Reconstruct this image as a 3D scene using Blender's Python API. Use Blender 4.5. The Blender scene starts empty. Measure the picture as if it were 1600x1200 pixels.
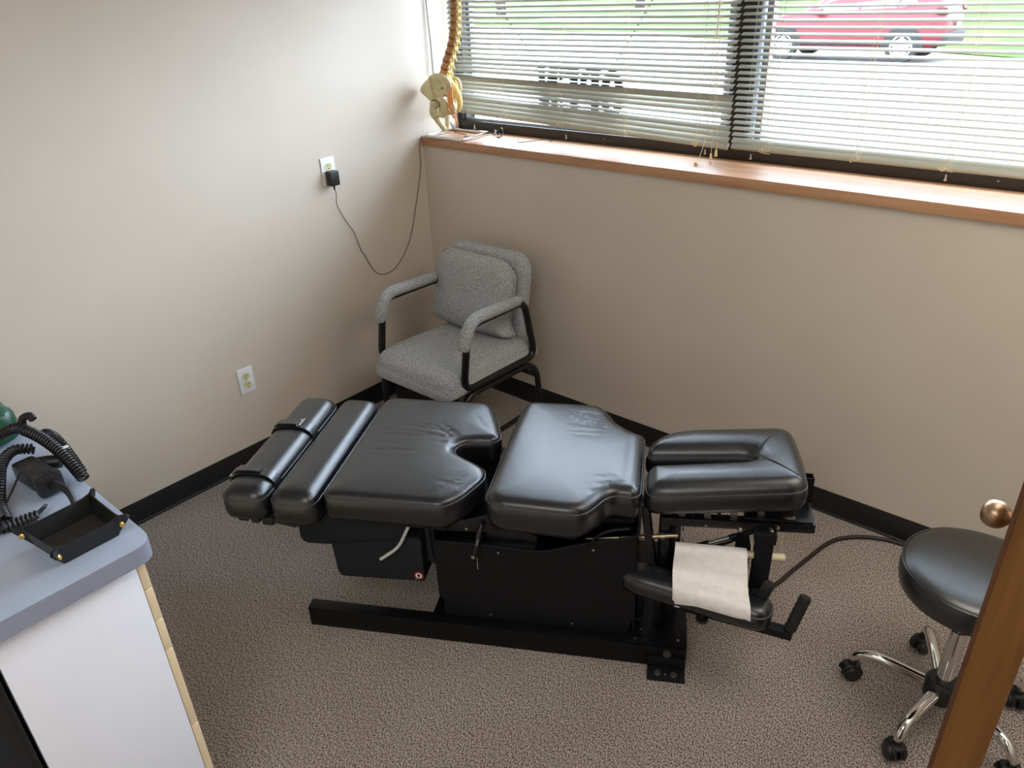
import bpy, bmesh, math, random
import numpy as np
from mathutils import Vector, Matrix
from mathutils.geometry import delaunay_2d_cdt

random.seed(7)
RNG = np.random.RandomState(7)
scene = bpy.context.scene
COL = scene.collection
PI = math.pi

# ------------------------------------------------------------------ camera
CAM = np.array([2.7012, -2.4944, 1.8150])
YAW, PITCH, ROLL, FPX = -0.7247, -0.4851, -0.0408, 1184.04


def cam_axes():
    cy, sy, cp, sp = math.cos(YAW), math.sin(YAW), math.cos(PITCH), math.sin(PITCH)
    f = np.array([sy * cp, cy * cp, sp])
    r = np.array([cy, -sy, 0.0])
    u = np.cross(r, f)
    cr, sr = math.cos(ROLL), math.sin(ROLL)
    return cr * r + sr * u, -sr * r + cr * u, f


_r, _u, _f = cam_axes()
cd = bpy.data.cameras.new('camera')
cd.sensor_width = 36.0
cd.lens = FPX / 1600 * 36
cd.clip_start = 0.05
cd.clip_end = 500
cam = bpy.data.objects.new('camera', cd)
cam.matrix_world = Matrix(((_r[0], _u[0], -_f[0], CAM[0]), (_r[1], _u[1], -_f[1], CAM[1]),
                           (_r[2], _u[2], -_f[2], CAM[2]), (0, 0, 0, 1)))
COL.objects.link(cam)
scene.camera = cam

# ------------------------------------------------------------------ sky, lights, exposure
SKY = 10.5            # radiance of the overcast sky
w = bpy.data.worlds.new('overcast_sky')
scene.world = w
w.use_nodes = True
nt = w.node_tree
bg = nt.nodes['Background']
tc = nt.nodes.new('ShaderNodeTexCoord')
sep = nt.nodes.new('ShaderNodeSeparateXYZ')
ramp = nt.nodes.new('ShaderNodeValToRGB')
ramp.color_ramp.elements[0].position = 0.0
ramp.color_ramp.elements[0].color = (0.72, 0.83, 1.0, 1)
ramp.color_ramp.elements[1].position = 1.0
ramp.color_ramp.elements[1].color = (0.69, 0.81, 1.0, 1)
nt.links.new(tc.outputs['Generated'], sep.inputs[0])
nt.links.new(sep.outputs['Z'], ramp.inputs[0])
nt.links.new(ramp.outputs[0], bg.inputs['Color'])
bg.inputs['Strength'].default_value = SKY

FILL_W = 7.0         # base watts per added fill panel, both unseen on the ceiling
PORTALS = ((0.71, 1.66, 1.42), (2.21, 1.66, 1.56))
for px_, pz_, pw_ in PORTALS:
    ld = bpy.data.lights.new('window_portal', 'AREA')
    ld.shape = 'RECTANGLE'
    ld.size = pw_
    ld.size_y = 0.86
    ld.cycles.is_portal = True
    lo = bpy.data.objects.new('window_portal', ld)
    lo.location = (px_, 0.36, pz_)
    lo.rotation_euler = (PI / 2 * -1, 0, 0)      # -Z of the light points to -Y (into the room)
    COL.objects.link(lo)

vs = scene.view_settings
vs.view_transform = 'Standard'
vs.look = 'None'
vs.gamma = 1.0
vs.use_curve_mapping = False
vs.exposure = 1.2
scene.cycles.max_bounces = 10
scene.cycles.diffuse_bounces = 6
scene.cycles.glossy_bounces = 4
scene.cycles.transparent_max_bounces = 16
scene.cycles.sample_clamp_indirect = 60.0


# ------------------------------------------------------------------ materials
def lin(c):
    c = c / 255.0
    return c / 12.92 if c <= 0.04045 else ((c + 0.055) / 1.055) ** 2.4


def rgb(r, g, b):
    return (lin(r), lin(g), lin(b), 1)


def mat(name, col, rough=0.5, metal=0.0, spec=0.5, col2=None, nscale=20.0, bump=0.0, bscale=200.0,
        coat=0.0, stretch=None, detail=4.0, lo=0.35, hi=0.65, ior=None):
    m = bpy.data.materials.new(name)
    m.use_nodes = True
    t = m.node_tree
    b = t.nodes['Principled BSDF']
    b.inputs['Base Color'].default_value = col if len(col) == 4 else (*col, 1)
    b.inputs['Roughness'].default_value = rough
    b.inputs['Metallic'].default_value = metal
    b.inputs['Specular IOR Level'].default_value = spec
    if coat:
        b.inputs['Coat Weight'].default_value = coat
        b.inputs['Coat Roughness'].default_value = 0.26
    if ior:
        b.inputs['IOR'].default_value = ior
    tcn = t.nodes.new('ShaderNodeTexCoord')
    mp = t.nodes.new('ShaderNodeMapping')
    if stretch:
        mp.inputs['Scale'].default_value = stretch
    t.links.new(tcn.outputs['Object'], mp.inputs[0])
    if col2 is not None:
        n = t.nodes.new('ShaderNodeTexNoise')
        n.inputs['Scale'].default_value = nscale
        n.inputs['Detail'].default_value = detail
        cr = t.nodes.new('ShaderNodeValToRGB')
        cr.color_ramp.elements[0].position = lo
        cr.color_ramp.elements[1].position = hi
        cr.color_ramp.elements[0].color = col if len(col) == 4 else (*col, 1)
        cr.color_ramp.elements[1].color = col2 if len(col2) == 4 else (*col2, 1)
        t.links.new(mp.outputs[0], n.inputs['Vector'])
        t.links.new(n.outputs['Fac'], cr.inputs[0])
        t.links.new(cr.outputs[0], b.inputs['Base Color'])
    if bump:
        n2 = t.nodes.new('ShaderNodeTexNoise')
        n2.inputs['Scale'].default_value = bscale
        n2.inputs['Detail'].default_value = 3
        bp = t.nodes.new('ShaderNodeBump')
        bp.inputs['Strength'].default_value = bump
        bp.inputs['Distance'].default_value = 0.002
        t.links.new(mp.outputs[0], n2.inputs['Vector'])
        t.links.new(n2.outputs['Fac'], bp.inputs['Height'])
        t.links.new(bp.outputs[0], b.inputs['Normal'])
    return m


M = {}
M['wall'] = mat('beige_wall_paint', (0.66, 0.59, 0.50), 0.5, spec=0.35, col2=(0.64, 0.57, 0.48), nscale=3, bump=0.06, bscale=160)
M['ceiling'] = mat('white_ceiling', (0.75, 0.74, 0.72), 0.9)
M['basebd'] = mat('black_vinyl_baseboard', (0.006, 0.006, 0.007), 0.45, col2=(0.010, 0.010, 0.011), nscale=9, bump=0.05)
M['sill'] = mat('maple_laminate', rgb(190, 148, 114), 0.42, spec=0.3, col2=rgb(172, 127, 93), nscale=3.0, stretch=(1, 14, 14), detail=6)
M['door'] = mat('stained_oak_door', rgb(116, 77, 32), 0.45, spec=0.35, col2=rgb(97, 61, 21), nscale=5, stretch=(14, 14, 0.8), detail=6, bump=0.15, bscale=60)
M['door_edge'] = mat('dark_oak_edge', rgb(82, 46, 16), 0.5, col2=rgb(64, 34, 12), nscale=6, stretch=(10, 10, 1))
M['knob'] = mat('satin_bronze', rgb(188, 158, 128), 0.36, 1.0, col2=rgb(178, 148, 118), nscale=20)
M['bronze'] = mat('bronze_anodised_frame', (0.030, 0.026, 0.021), 0.42, 0.3, col2=(0.036, 0.031, 0.026), nscale=30)
M['alu'] = mat('grey_aluminium_stop', (0.30, 0.31, 0.33), 0.45, 0.4, col2=(0.34, 0.35, 0.37), nscale=40)
M['slat'] = mat('off_white_slat_enamel', rgb(172, 170, 157), 0.42, spec=0.3, col2=rgb(167, 165, 152), nscale=2)
M['cord'] = mat('ivory_string', rgb(222, 208, 172), 0.8, col2=rgb(206, 190, 150), nscale=300)
M['tassel'] = mat('ivory_plastic', rgb(228, 208, 150), 0.4, col2=rgb(220, 198, 140), nscale=50)
M['clear'] = mat('clear_wand_plastic', rgb(215, 205, 195), 0.15, col2=rgb(205, 190, 180), nscale=20)
M['leather'] = mat('black_leather', (0.005, 0.0055, 0.0075), 0.30, spec=0.7, col2=(0.007, 0.0075, 0.0095), nscale=14, bump=0.25, bscale=420, coat=0.3)
M['leather_soft'] = mat('black_vinyl_seat', (0.010, 0.0105, 0.0115), 0.30, spec=0.9, col2=(0.013, 0.0135, 0.015), nscale=14, bump=0.12, bscale=500, coat=0.2)
M['thread'] = mat('grey_stitching', (0.045, 0.046, 0.052), 0.38, col2=(0.075, 0.077, 0.085), nscale=500)
M['blacksteel'] = mat('black_textured_steel', (0.0045, 0.005, 0.0065), 0.55, spec=0.28, col2=(0.006, 0.0065, 0.008), nscale=40, bump=0.25, bscale=600)
M['navysteel'] = mat('dark_slate_cover', (0.0105, 0.0130, 0.0175), 0.55, spec=0.3, col2=(0.013, 0.0155, 0.020), nscale=30, bump=0.2, bscale=600)
M['glossblack'] = mat('gloss_black_enamel', (0.006, 0.006, 0.007), 0.25, spec=0.5, col2=(0.008, 0.008, 0.009), nscale=20)
M['beam'] = mat('black_painted_beam', (0.003, 0.003, 0.0035), 0.4, spec=0.25, col2=(0.0045, 0.0045, 0.005), nscale=20, bump=0.05, bscale=200)
M['rubber'] = mat('black_rubber', (0.008, 0.008, 0.009), 0.7, col2=(0.011, 0.011, 0.012), nscale=60, bump=0.2, bscale=300)
M['foam'] = mat('foam_grip', (0.009, 0.009, 0.010), 0.85, col2=(0.014, 0.014, 0.015), nscale=200, bump=0.6, bscale=260)
M['chrome'] = mat('chrome', (0.72, 0.71, 0.70), 0.09, 1.0, col2=(0.68, 0.67, 0.66), nscale=10)
M['zinc'] = mat('zinc_plated_steel', (0.52, 0.51, 0.49), 0.32, 1.0, col2=(0.42, 0.41, 0.39), nscale=60)
M['brassrod'] = mat('yellow_zinc_rod', (0.42, 0.36, 0.24), 0.35, 1.0, col2=(0.32, 0.27, 0.18), nscale=60)
M['bolt'] = mat('dull_bolt', (0.16, 0.155, 0.14), 0.5, 0.8, col2=(0.11, 0.105, 0.09), nscale=80)
M['lever'] = mat('light_grey_lever', rgb(205, 205, 203), 0.35, col2=rgb(190, 190, 188), nscale=60)
M['paper'] = mat('crepe_paper', rgb(246, 244, 241), 0.85, col2=rgb(238, 235, 231), nscale=60, bump=0.4, bscale=350)
M['woodrod'] = mat('pale_dowel', rgb(226, 214, 186), 0.6, col2=rgb(214, 198, 164), nscale=20)
M['red'] = mat('red_decal', rgb(190, 30, 45), 0.4, col2=rgb(176, 24, 40), nscale=40)
M['white'] = mat('white_plastic', rgb(238, 240, 244), 0.32, col2=rgb(232, 234, 238), nscale=20)
M['ivory'] = mat('ivory_receptacle', rgb(226, 220, 172), 0.35, col2=rgb(216, 208, 158), nscale=40)
M['hole'] = mat('dark_slot', (0.004, 0.004, 0.004), 0.8, col2=(0.006, 0.006, 0.006), nscale=40)
M['fabric'] = mat('grey_wool_fabric', rgb(184, 187, 188), 0.95, spec=0.15, col2=rgb(132, 134, 136), nscale=240, detail=3, lo=0.40, hi=0.62, bump=0.5, bscale=350)
M['tube'] = mat('black_enamel_tube', (0.006, 0.006, 0.006), 0.28, col2=(0.008, 0.008, 0.008), nscale=20)
M['laminate'] = mat('blue_grey_laminate', rgb(170, 180, 198), 0.35, spec=0.45, col2=rgb(162, 172, 190), nscale=6, detail=2)
M['edgeband'] = mat('grey_edge_band', rgb(140, 145, 160), 0.4, col2=rgb(134, 139, 154), nscale=10)
M['panel'] = mat('white_melamine', rgb(238, 241, 250), 0.38, col2=rgb(235, 238, 248), nscale=4)
M['cream'] = mat('cream_drawer_edge', rgb(232, 214, 180), 0.5, col2=rgb(226, 206, 170), nscale=10)
M['green'] = mat('dark_green_vinyl', rgb(16, 74, 52), 0.35, col2=rgb(14, 66, 46), nscale=20, bump=0.2, bscale=300)
M['trayleather'] = mat('black_tray_leather', (0.008, 0.008, 0.008), 0.45, col2=(0.011, 0.011, 0.011), nscale=30, bump=0.3, bscale=400)
M['trayfelt'] = mat('dark_tray_lining', (0.016, 0.014, 0.011), 0.75, col2=(0.022, 0.019, 0.014), nscale=60)
M['brass'] = mat('brass_snap', rgb(225, 195, 120), 0.25, 1.0, col2=rgb(215, 185, 110), nscale=60)
M['plastic'] = mat('black_plastic', (0.010, 0.010, 0.011), 0.4, col2=(0.013, 0.013, 0.014), nscale=40, bump=0.1, bscale=400)
M['cable'] = mat('black_cable', (0.007, 0.007, 0.008), 0.42, col2=(0.009, 0.009, 0.010), nscale=40)
M['browncord'] = mat('dark_maroon_cord', (0.020, 0.010, 0.011), 0.5, col2=(0.026, 0.014, 0.015), nscale=40)
M['bone'] = mat('cream_bone_plastic', rgb(226, 214, 172), 0.5, col2=rgb(210, 195, 148), nscale=40, bump=0.25, bscale=120)
M['vertebra'] = mat('tan_vertebra_plastic', rgb(196, 152, 104), 0.5, col2=rgb(178, 134, 88), nscale=60, bump=0.2, bscale=120)
M['process'] = mat('straw_bone_plastic', rgb(228, 204, 130), 0.5, col2=rgb(210, 184, 108), nscale=60)
M['disc'] = mat('brown_spinal_disc', rgb(150, 92, 52), 0.5, col2=rgb(134, 78, 42), nscale=60)
M['nerve'] = mat('orange_nerve', rgb(232, 150, 84), 0.45, col2=rgb(220, 136, 70), nscale=40)
M['artery'] = mat('dark_red_artery', rgb(150, 58, 36), 0.45, col2=rgb(136, 48, 30), nscale=40)
M['sign'] = mat('slate_black_sign', (0.006, 0.0063, 0.008), 0.5, spec=0.25, col2=(0.008, 0.0083, 0.0105), nscale=30)
M['asphalt'] = mat('pale_pavement', (0.125, 0.120, 0.112), 0.9, spec=0.1, col2=(0.145, 0.138, 0.13), nscale=0.8)
M['walk'] = mat('pale_sidewalk', (0.125, 0.118, 0.10), 0.9, spec=0.1, col2=(0.14, 0.132, 0.115), nscale=0.6)
M['grass'] = mat('spring_lawn', (0.023, 0.043, 0.0070), 0.95, spec=0.03, col2=(0.048, 0.050, 0.015), nscale=0.5, detail=8, lo=0.42, hi=0.68)
M['bark'] = mat('grey_bark', (0.022, 0.018, 0.015), 0.95, spec=0.1, col2=(0.042, 0.036, 0.031), nscale=4, stretch=(4, 4, 0.6), bump=0.6, bscale=20)
M['leaf'] = mat('tree_leaves', (0.014, 0.020, 0.008), 0.8, spec=0.1, col2=(0.022, 0.022, 0.012), nscale=3)
M['carred'] = mat('red_car_paint', (0.085, 0.009, 0.011), 0.3, spec=0.25, col2=(0.092, 0.0105, 0.012), nscale=2)
M['carblack'] = mat('dark_car_plastic', (0.018, 0.018, 0.019), 0.7, spec=0.1, col2=(0.022, 0.022, 0.0225), nscale=8)
M['carglass'] = mat('car_window_glass', (0.04, 0.05, 0.06), 0.06, spec=0.9, col2=(0.05, 0.06, 0.07), nscale=2)
M['tyre'] = mat('tyre_rubber', (0.018, 0.0185, 0.019), 0.85, spec=0.1, col2=(0.023, 0.0235, 0.024), nscale=30)
M['rim'] = mat('silver_alloy', (0.30, 0.31, 0.32), 0.4, 0.0, col2=(0.27, 0.28, 0.29), nscale=10)
M['taillight'] = mat('red_lamp_lens', (0.04, 0.003, 0.003), 0.25, spec=0.2, col2=(0.035, 0.003, 0.003), nscale=10)
M['headlight'] = mat('clear_lamp_lens', (0.45, 0.46, 0.48), 0.12, col2=(0.5, 0.5, 0.5), nscale=10)


def glass_mat():
    m = bpy.data.materials.new('clear_window_glass')
    m.use_nodes = True
    t = m.node_tree
    t.nodes.remove(t.nodes['Principled BSDF'])
    out = t.nodes['Material Output']
    tr = t.nodes.new('ShaderNodeBsdfTransparent')
    tr.inputs[0].default_value = (0.97, 0.985, 0.98, 1)
    gl = t.nodes.new('ShaderNodeBsdfGlossy')
    gl.inputs['Roughness'].default_value = 0.01
    fr = t.nodes.new('ShaderNodeFresnel')
    fr.inputs[0].default_value = 1.45
    mx = t.nodes.new('ShaderNodeMixShader')
    ge = t.nodes.new('ShaderNodeNewGeometry')      # reflect on the entry face only: the pane does not refract
    su = t.nodes.new('ShaderNodeMath')
    su.operation = 'SUBTRACT'
    su.use_clamp = True
    t.links.new(fr.outputs[0], su.inputs[0])
    t.links.new(ge.outputs['Backfacing'], su.inputs[1])
    t.links.new(su.outputs[0], mx.inputs[0])
    t.links.new(tr.outputs[0], mx.inputs[1])
    t.links.new(gl.outputs[0], mx.inputs[2])
    t.links.new(mx.outputs[0], out.inputs[0])
    return m


M['glass'] = glass_mat()


def carpet_mat():
    m = bpy.data.materials.new('brown_loop_carpet')
    m.use_nodes = True
    t = m.node_tree
    b = t.nodes['Principled BSDF']
    b.inputs['Roughness'].default_value = 0.95
    b.inputs['Specular IOR Level'].default_value = 0.1
    tcn = t.nodes.new('ShaderNodeTexCoord')
    mp = t.nodes.new('ShaderNodeMapping')
    mp.inputs['Rotation'].default_value = (0, 0, math.radians(48))
    mp.inputs['Scale'].default_value = (1.0, 0.62, 1.0)
    t.links.new(tcn.outputs['Object'], mp.inputs[0])
    v = t.nodes.new('ShaderNodeTexVoronoi')
    v.inputs['Scale'].default_value = 330
    v.inputs['Randomness'].default_value = 0.75
    n = t.nodes.new('ShaderNodeTexNoise')
    n.inputs['Scale'].default_value = 300
    n.inputs['Detail'].default_value = 2
    big = t.nodes.new('ShaderNodeTexNoise')
    big.inputs['Scale'].default_value = 2.5
    big.inputs['Detail'].default_value = 3
    t.links.new(mp.outputs[0], v.inputs['Vector'])
    t.links.new(mp.outputs[0], n.inputs['Vector'])
    t.links.new(tcn.outputs['Object'], big.inputs['Vector'])
    cr = t.nodes.new('ShaderNodeValToRGB')
    e = cr.color_ramp.elements
    e[0].position, e[0].color = 0.36, (0.058, 0.047, 0.040, 1)
    e[1].position, e[1].color = 0.64, (0.64, 0.57, 0.515, 1)
    k = e.new(0.48)
    k.color = (0.32, 0.275, 0.243, 1)
    t.links.new(n.outputs['Fac'], cr.inputs[0])
    mx = t.nodes.new('ShaderNodeMix')
    mx.data_type = 'RGBA'
    mx.blend_type = 'MULTIPLY'
    mx.inputs[0].default_value = 1.0
    cr2 = t.nodes.new('ShaderNodeValToRGB')
    cr2.color_ramp.elements[0].position = 0.35
    cr2.color_ramp.elements[0].color = (0.90, 0.88, 0.86, 1)
    cr2.color_ramp.elements[1].position = 0.65
    cr2.color_ramp.elements[1].color = (1.0, 1.0, 1.0, 1)
    t.links.new(big.outputs['Fac'], cr2.inputs[0])
    t.links.new(cr.outputs[0], mx.inputs['A'])
    t.links.new(cr2.outputs[0], mx.inputs['B'])
    t.links.new(mx.outputs['Result'], b.inputs['Base Color'])
    bm_ = t.nodes.new('ShaderNodeBump')
    bm_.inputs['Strength'].default_value = 0.7
    bm_.inputs['Distance'].default_value = 0.004
    t.links.new(v.outputs['Distance'], bm_.inputs['Height'])
    bm_.invert = True
    t.links.new(bm_.outputs[0], b.inputs['Normal'])
    return m


M['carpet'] = carpet_mat()


def emit_mat(name, col, s):
    m = bpy.data.materials.new(name)
    m.use_nodes = True
    t = m.node_tree
    b = t.nodes['Principled BSDF']
    b.inputs['Emission Color'].default_value = (*col, 1)
    b.inputs['Emission Strength'].default_value = s
    return m


# ------------------------------------------------------------------ mesh builder
class MB:
    def __init__(self):
        self.v = []
        self.f = []

    def add(self, verts, faces):
        o = len(self.v)
        self.v += [tuple(float(c) for c in p) for p in verts]
        self.f += [tuple(i + o for i in fc) for fc in faces]
        return self

    def merge(self, other, mtx=None):
        vs_ = other.v if mtx is None else [tuple(mtx @ Vector(p)) for p in other.v]
        return self.add(vs_, other.f)

    def box(self, a, b, bev=0.0, mtx=None):
        bm = bmesh.new()
        r = bmesh.ops.create_cube(bm, size=1.0)
        a, b = np.minimum(a, b), np.maximum(a, b)
        for vv in r['verts']:
            vv.co = Vector([(a[i] + b[i]) / 2 + vv.co[i] * (b[i] - a[i]) for i in range(3)])
        if bev:
            bmesh.ops.bevel(bm, geom=list(bm.edges), offset=bev, segments=2, affect='EDGES', profile=0.6)
        if mtx is not None:
            bmesh.ops.transform(bm, matrix=mtx, verts=list(bm.verts))
        bm.verts.index_update()
        self.add([vv.co[:] for vv in bm.verts], [[vv.index for vv in fc.verts] for fc in bm.faces])
        bm.free()
        return self

    def obox(self, p, q, wd, ht, up=(0, 0, 1), bev=0.0):
        """bar from p to q with a rectangular section"""
        p, q = Vector(p), Vector(q)
        d = q - p
        L = d.length
        d.normalize()
        s = d.cross(Vector(up))
        if s.length < 1e-5:
            s = d.cross(Vector((1, 0, 0)))
        s.normalize()
        t = s.cross(d)
        m = Matrix(((d.x, s.x, t.x, p.x), (d.y, s.y, t.y, p.y), (d.z, s.z, t.z, p.z), (0, 0, 0, 1)))
        return self.box((0, -wd / 2, -ht / 2), (L, wd / 2, ht / 2), bev, m)

    def tube(self, pts, r, n=10, closed=False, caps=True):
        P = [Vector(p) for p in pts]
        N = len(P)
        rs = r if hasattr(r, '__len__') else [r] * N
        tang = []
        for i in range(N):
            a = P[(i - 1) % N] if (closed or i > 0) else P[i]
            b = P[(i + 1) % N] if (closed or i < N - 1) else P[i]
            t = b - a
            tang.append(t.normalized() if t.length > 1e-9 else Vector((0, 0, 1)))
        ref = Vector((0, 0, 1)) if abs(tang[0].z) < 0.9 else Vector((1, 0, 0))
        nrm = (ref - tang[0] * ref.dot(tang[0])).normalized()
        vs_, fs_ = [], []
        for i in range(N):
            if i:
                nrm = nrm - tang[i] * nrm.dot(tang[i])
                nrm = nrm.normalized() if nrm.length > 1e-6 else tang[i].orthogonal().normalized()
            bn = tang[i].cross(nrm)
            for k in range(n):
                a = 2 * PI * k / n
                vs_.append(P[i] + (nrm * math.cos(a) + bn * math.sin(a)) * rs[i])
        for i in range(N if closed else N - 1):
            j = (i + 1) % N
            for k in range(n):
                fs_.append((i * n + k, i * n + (k + 1) % n, j * n + (k + 1) % n, j * n + k))
        if caps and not closed:
            fs_.append(tuple(range(n))[::-1])
            fs_.append(tuple((N - 1) * n + k for k in range(n)))
        return self.add(vs_, fs_)

    def lathe(self, prof, o=(0, 0, 0), axis=(0, 0, 1), n=24, caps=True):
        """prof: list of (radius, height along axis)"""
        ax = Vector(axis).normalized()
        e1 = ax.orthogonal().normalized()
        e2 = ax.cross(e1)
        o = Vector(o)
        vs_, fs_ = [], []
        for r, h in prof:
            for k in range(n):
                a = 2 * PI * k / n
                vs_.append(o + ax * h + (e1 * math.cos(a) + e2 * math.sin(a)) * r)
        for i in range(len(prof) - 1):
            for k in range(n):
                fs_.append((i * n + k, i * n + (k + 1) % n, (i + 1) * n + (k + 1) % n, (i + 1) * n + k))
        if caps:
            fs_.append(tuple(range(n))[::-1])
            fs_.append(tuple((len(prof) - 1) * n + k for k in range(n)))
        return self.add(vs_, fs_)

    def ball(self, c, r, n=16, sc=(1, 1, 1)):
        prof = []
        k = max(6, n // 2)
        vs_, fs_ = [], []
        for i in range(k + 1):
            t = PI * i / k
            for j in range(n):
                a = 2 * PI * j / n
                vs_.append((c[0] + r * sc[0] * math.sin(t) * math.cos(a), c[1] + r * sc[1] * math.sin(t) * math.sin(a),
                            c[2] + r * sc[2] * math.cos(t)))
        for i in range(k):
            for j in range(n):
                fs_.append((i * n + j, (i + 1) * n + j, (i + 1) * n + (j + 1) % n, i * n + (j + 1) % n))
        return self.add(vs_, fs_)

    def prism(self, poly, h0, h1, plane='xy', bev=0.0):
        """extrude a polygon; plane 'xy' extrudes along z, 'xz' along y, 'yz' along x"""
        bm = bmesh.new()

        def place(p, h):
            return {'xy': (p[0], p[1], h), 'xz': (p[0], h, p[1]), 'yz': (h, p[0], p[1])}[plane]
        n = len(poly)
        A = [bm.verts.new(place(p, h0)) for p in poly]
        B = [bm.verts.new(place(p, h1)) for p in poly]
        bm.faces.new(A)
        bm.faces.new(B)
        for i in range(n):
            bm.faces.new((A[i], A[(i + 1) % n], B[(i + 1) % n], B[i]))
        if bev:
            bmesh.ops.bevel(bm, geom=list(bm.edges), offset=bev, segments=2, affect='EDGES', profile=0.6)
        bmesh.ops.recalc_face_normals(bm, faces=list(bm.faces))
        bm.verts.index_update()
        self.add([vv.co[:] for vv in bm.verts], [[vv.index for vv in fc.verts] for fc in bm.faces])
        bm.free()
        return self

    def mesh(self, name, material, smooth=True, angle=40.0, weld=False):
        me = bpy.data.meshes.new(name)
        me.from_pydata(self.v, [], self.f)
        bm = bmesh.new()
        bm.from_mesh(me)
        if weld:
            bmesh.ops.remove_doubles(bm, verts=list(bm.verts), dist=1e-5)
        bmesh.ops.recalc_face_normals(bm, faces=list(bm.faces))
        lim = math.radians(angle)
        for e in bm.edges:
            if len(e.link_faces) == 2:
                e.smooth = e.calc_face_angle(0.0) < lim
        for fc in bm.faces:
            fc.smooth = smooth
        bm.to_mesh(me)
        bm.free()
        me.materials.append(material)
        return me


def obj(name, mb, material, parent=None, smooth=True, angle=40.0, **props):
    me = mb if isinstance(mb, bpy.types.Mesh) else mb.mesh(name, material, smooth, angle)
    o = bpy.data.objects.new(name, me)
    COL.objects.link(o)
    if parent is not None:
        o.parent = parent
    for k, v_ in props.items():
        o[k] = v_
    return o


def tag(o, label, cat, group=None, kind=None):
    o['label'] = label
    o['category'] = cat
    if group:
        o['group'] = group
    if kind:
        o['kind'] = kind
    return o


def thing(name, label, cat, loc=(0, 0, 0), rotz=0.0, group=None):
    o = bpy.data.objects.new(name, None)
    o.empty_display_size = 0.05
    o.location = loc
    o.rotation_euler = (0, 0, rotz)
    COL.objects.link(o)
    return tag(o, label, cat, group)


def struct(name, mb, material, parent=None, smooth=True, label=None):
    o = obj(name, mb, material, parent, smooth)
    if parent is None:
        o['kind'] = 'structure'
        if label:
            o['label'] = label
    return o


def spline(pts, n=8, closed=False):
    """Catmull-Rom through the points"""
    P = [np.array(p, float) for p in pts]
    N = len(P)
    out = []
    rng = N if closed else N - 1
    for i in range(rng):
        p1, p2 = P[i], P[(i + 1) % N]
        p0 = P[(i - 1) % N] if (closed or i > 0) else 2 * p1 - p2
        p3 = P[(i + 2) % N] if (closed or i + 2 < N) else 2 * p2 - p1
        for k in range(n):
            t = k / n
            out.append(0.5 * ((2 * p1) + (-p0 + p2) * t + (2 * p0 - 5 * p1 + 4 * p2 - p3) * t * t +
                              (-p0 + 3 * p1 - 3 * p2 + p3) * t ** 3))
    if not closed:
        out.append(P[-1])
    return out


def fillet(pts, r, n=5, closed=False):
    """round the corners of a polyline (2D or 3D) with radius-like distance r"""
    P = [np.array(p, float) for p in pts]
    N = len(P)
    out = []
    for i in range(N):
        if not closed and i in (0, N - 1):
            out.append(P[i])
            continue
        rr = r[i] if hasattr(r, '__len__') else r
        a, b, c_ = P[(i - 1) % N], P[i], P[(i + 1) % N]
        da, dc = a - b, c_ - b
        la, lc = np.linalg.norm(da), np.linalg.norm(dc)
        d = min(rr, la * 0.49, lc * 0.49)
        if d < 1e-6:
            out.append(b)
            continue
        s, e = b + da / la * d, b + dc / lc * d
        for k in range(n + 1):
            t = k / n
            out.append((1 - t) ** 2 * s + 2 * t * (1 - t) * b + t * t * e)
    return out


def resample(poly, step):
    P = np.array(poly + [poly[0]], float)
    seg = np.linalg.norm(np.diff(P, axis=0), axis=1)
    s = np.concatenate([[0], np.cumsum(seg)])
    n = max(12, int(round(s[-1] / step)))
    t = np.linspace(0, s[-1], n, endpoint=False)
    return np.stack([np.interp(t, s, P[:, 0]), np.interp(t, s, P[:, 1])], 1)


def seg_dist(Q, P):
    """distance from points Q to closed polyline P"""
    A = P
    B = np.roll(P, -1, axis=0)
    best = np.full(len(Q), 1e9)
    for a, b in zip(A, B):
        d = b - a
        L = d @ d
        t = np.clip(((Q - a) @ d) / max(L, 1e-12), 0, 1)
        best = np.minimum(best, np.linalg.norm(Q - (a + t[:, None] * d), axis=1))
    return best


def inside(Q, P):
    x, y = Q[:, 0], Q[:, 1]
    res = np.zeros(len(Q), bool)
    A, B = P, np.roll(P, -1, axis=0)
    for a, b in zip(A, B):
        c1 = (a[1] > y) != (b[1] > y)
        with np.errstate(divide='ignore', invalid='ignore'):
            xi = (b[0] - a[0]) * (y - a[1]) / (b[1] - a[1] + 1e-15) + a[0]
        res ^= c1 & (x < xi)
    return res


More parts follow.
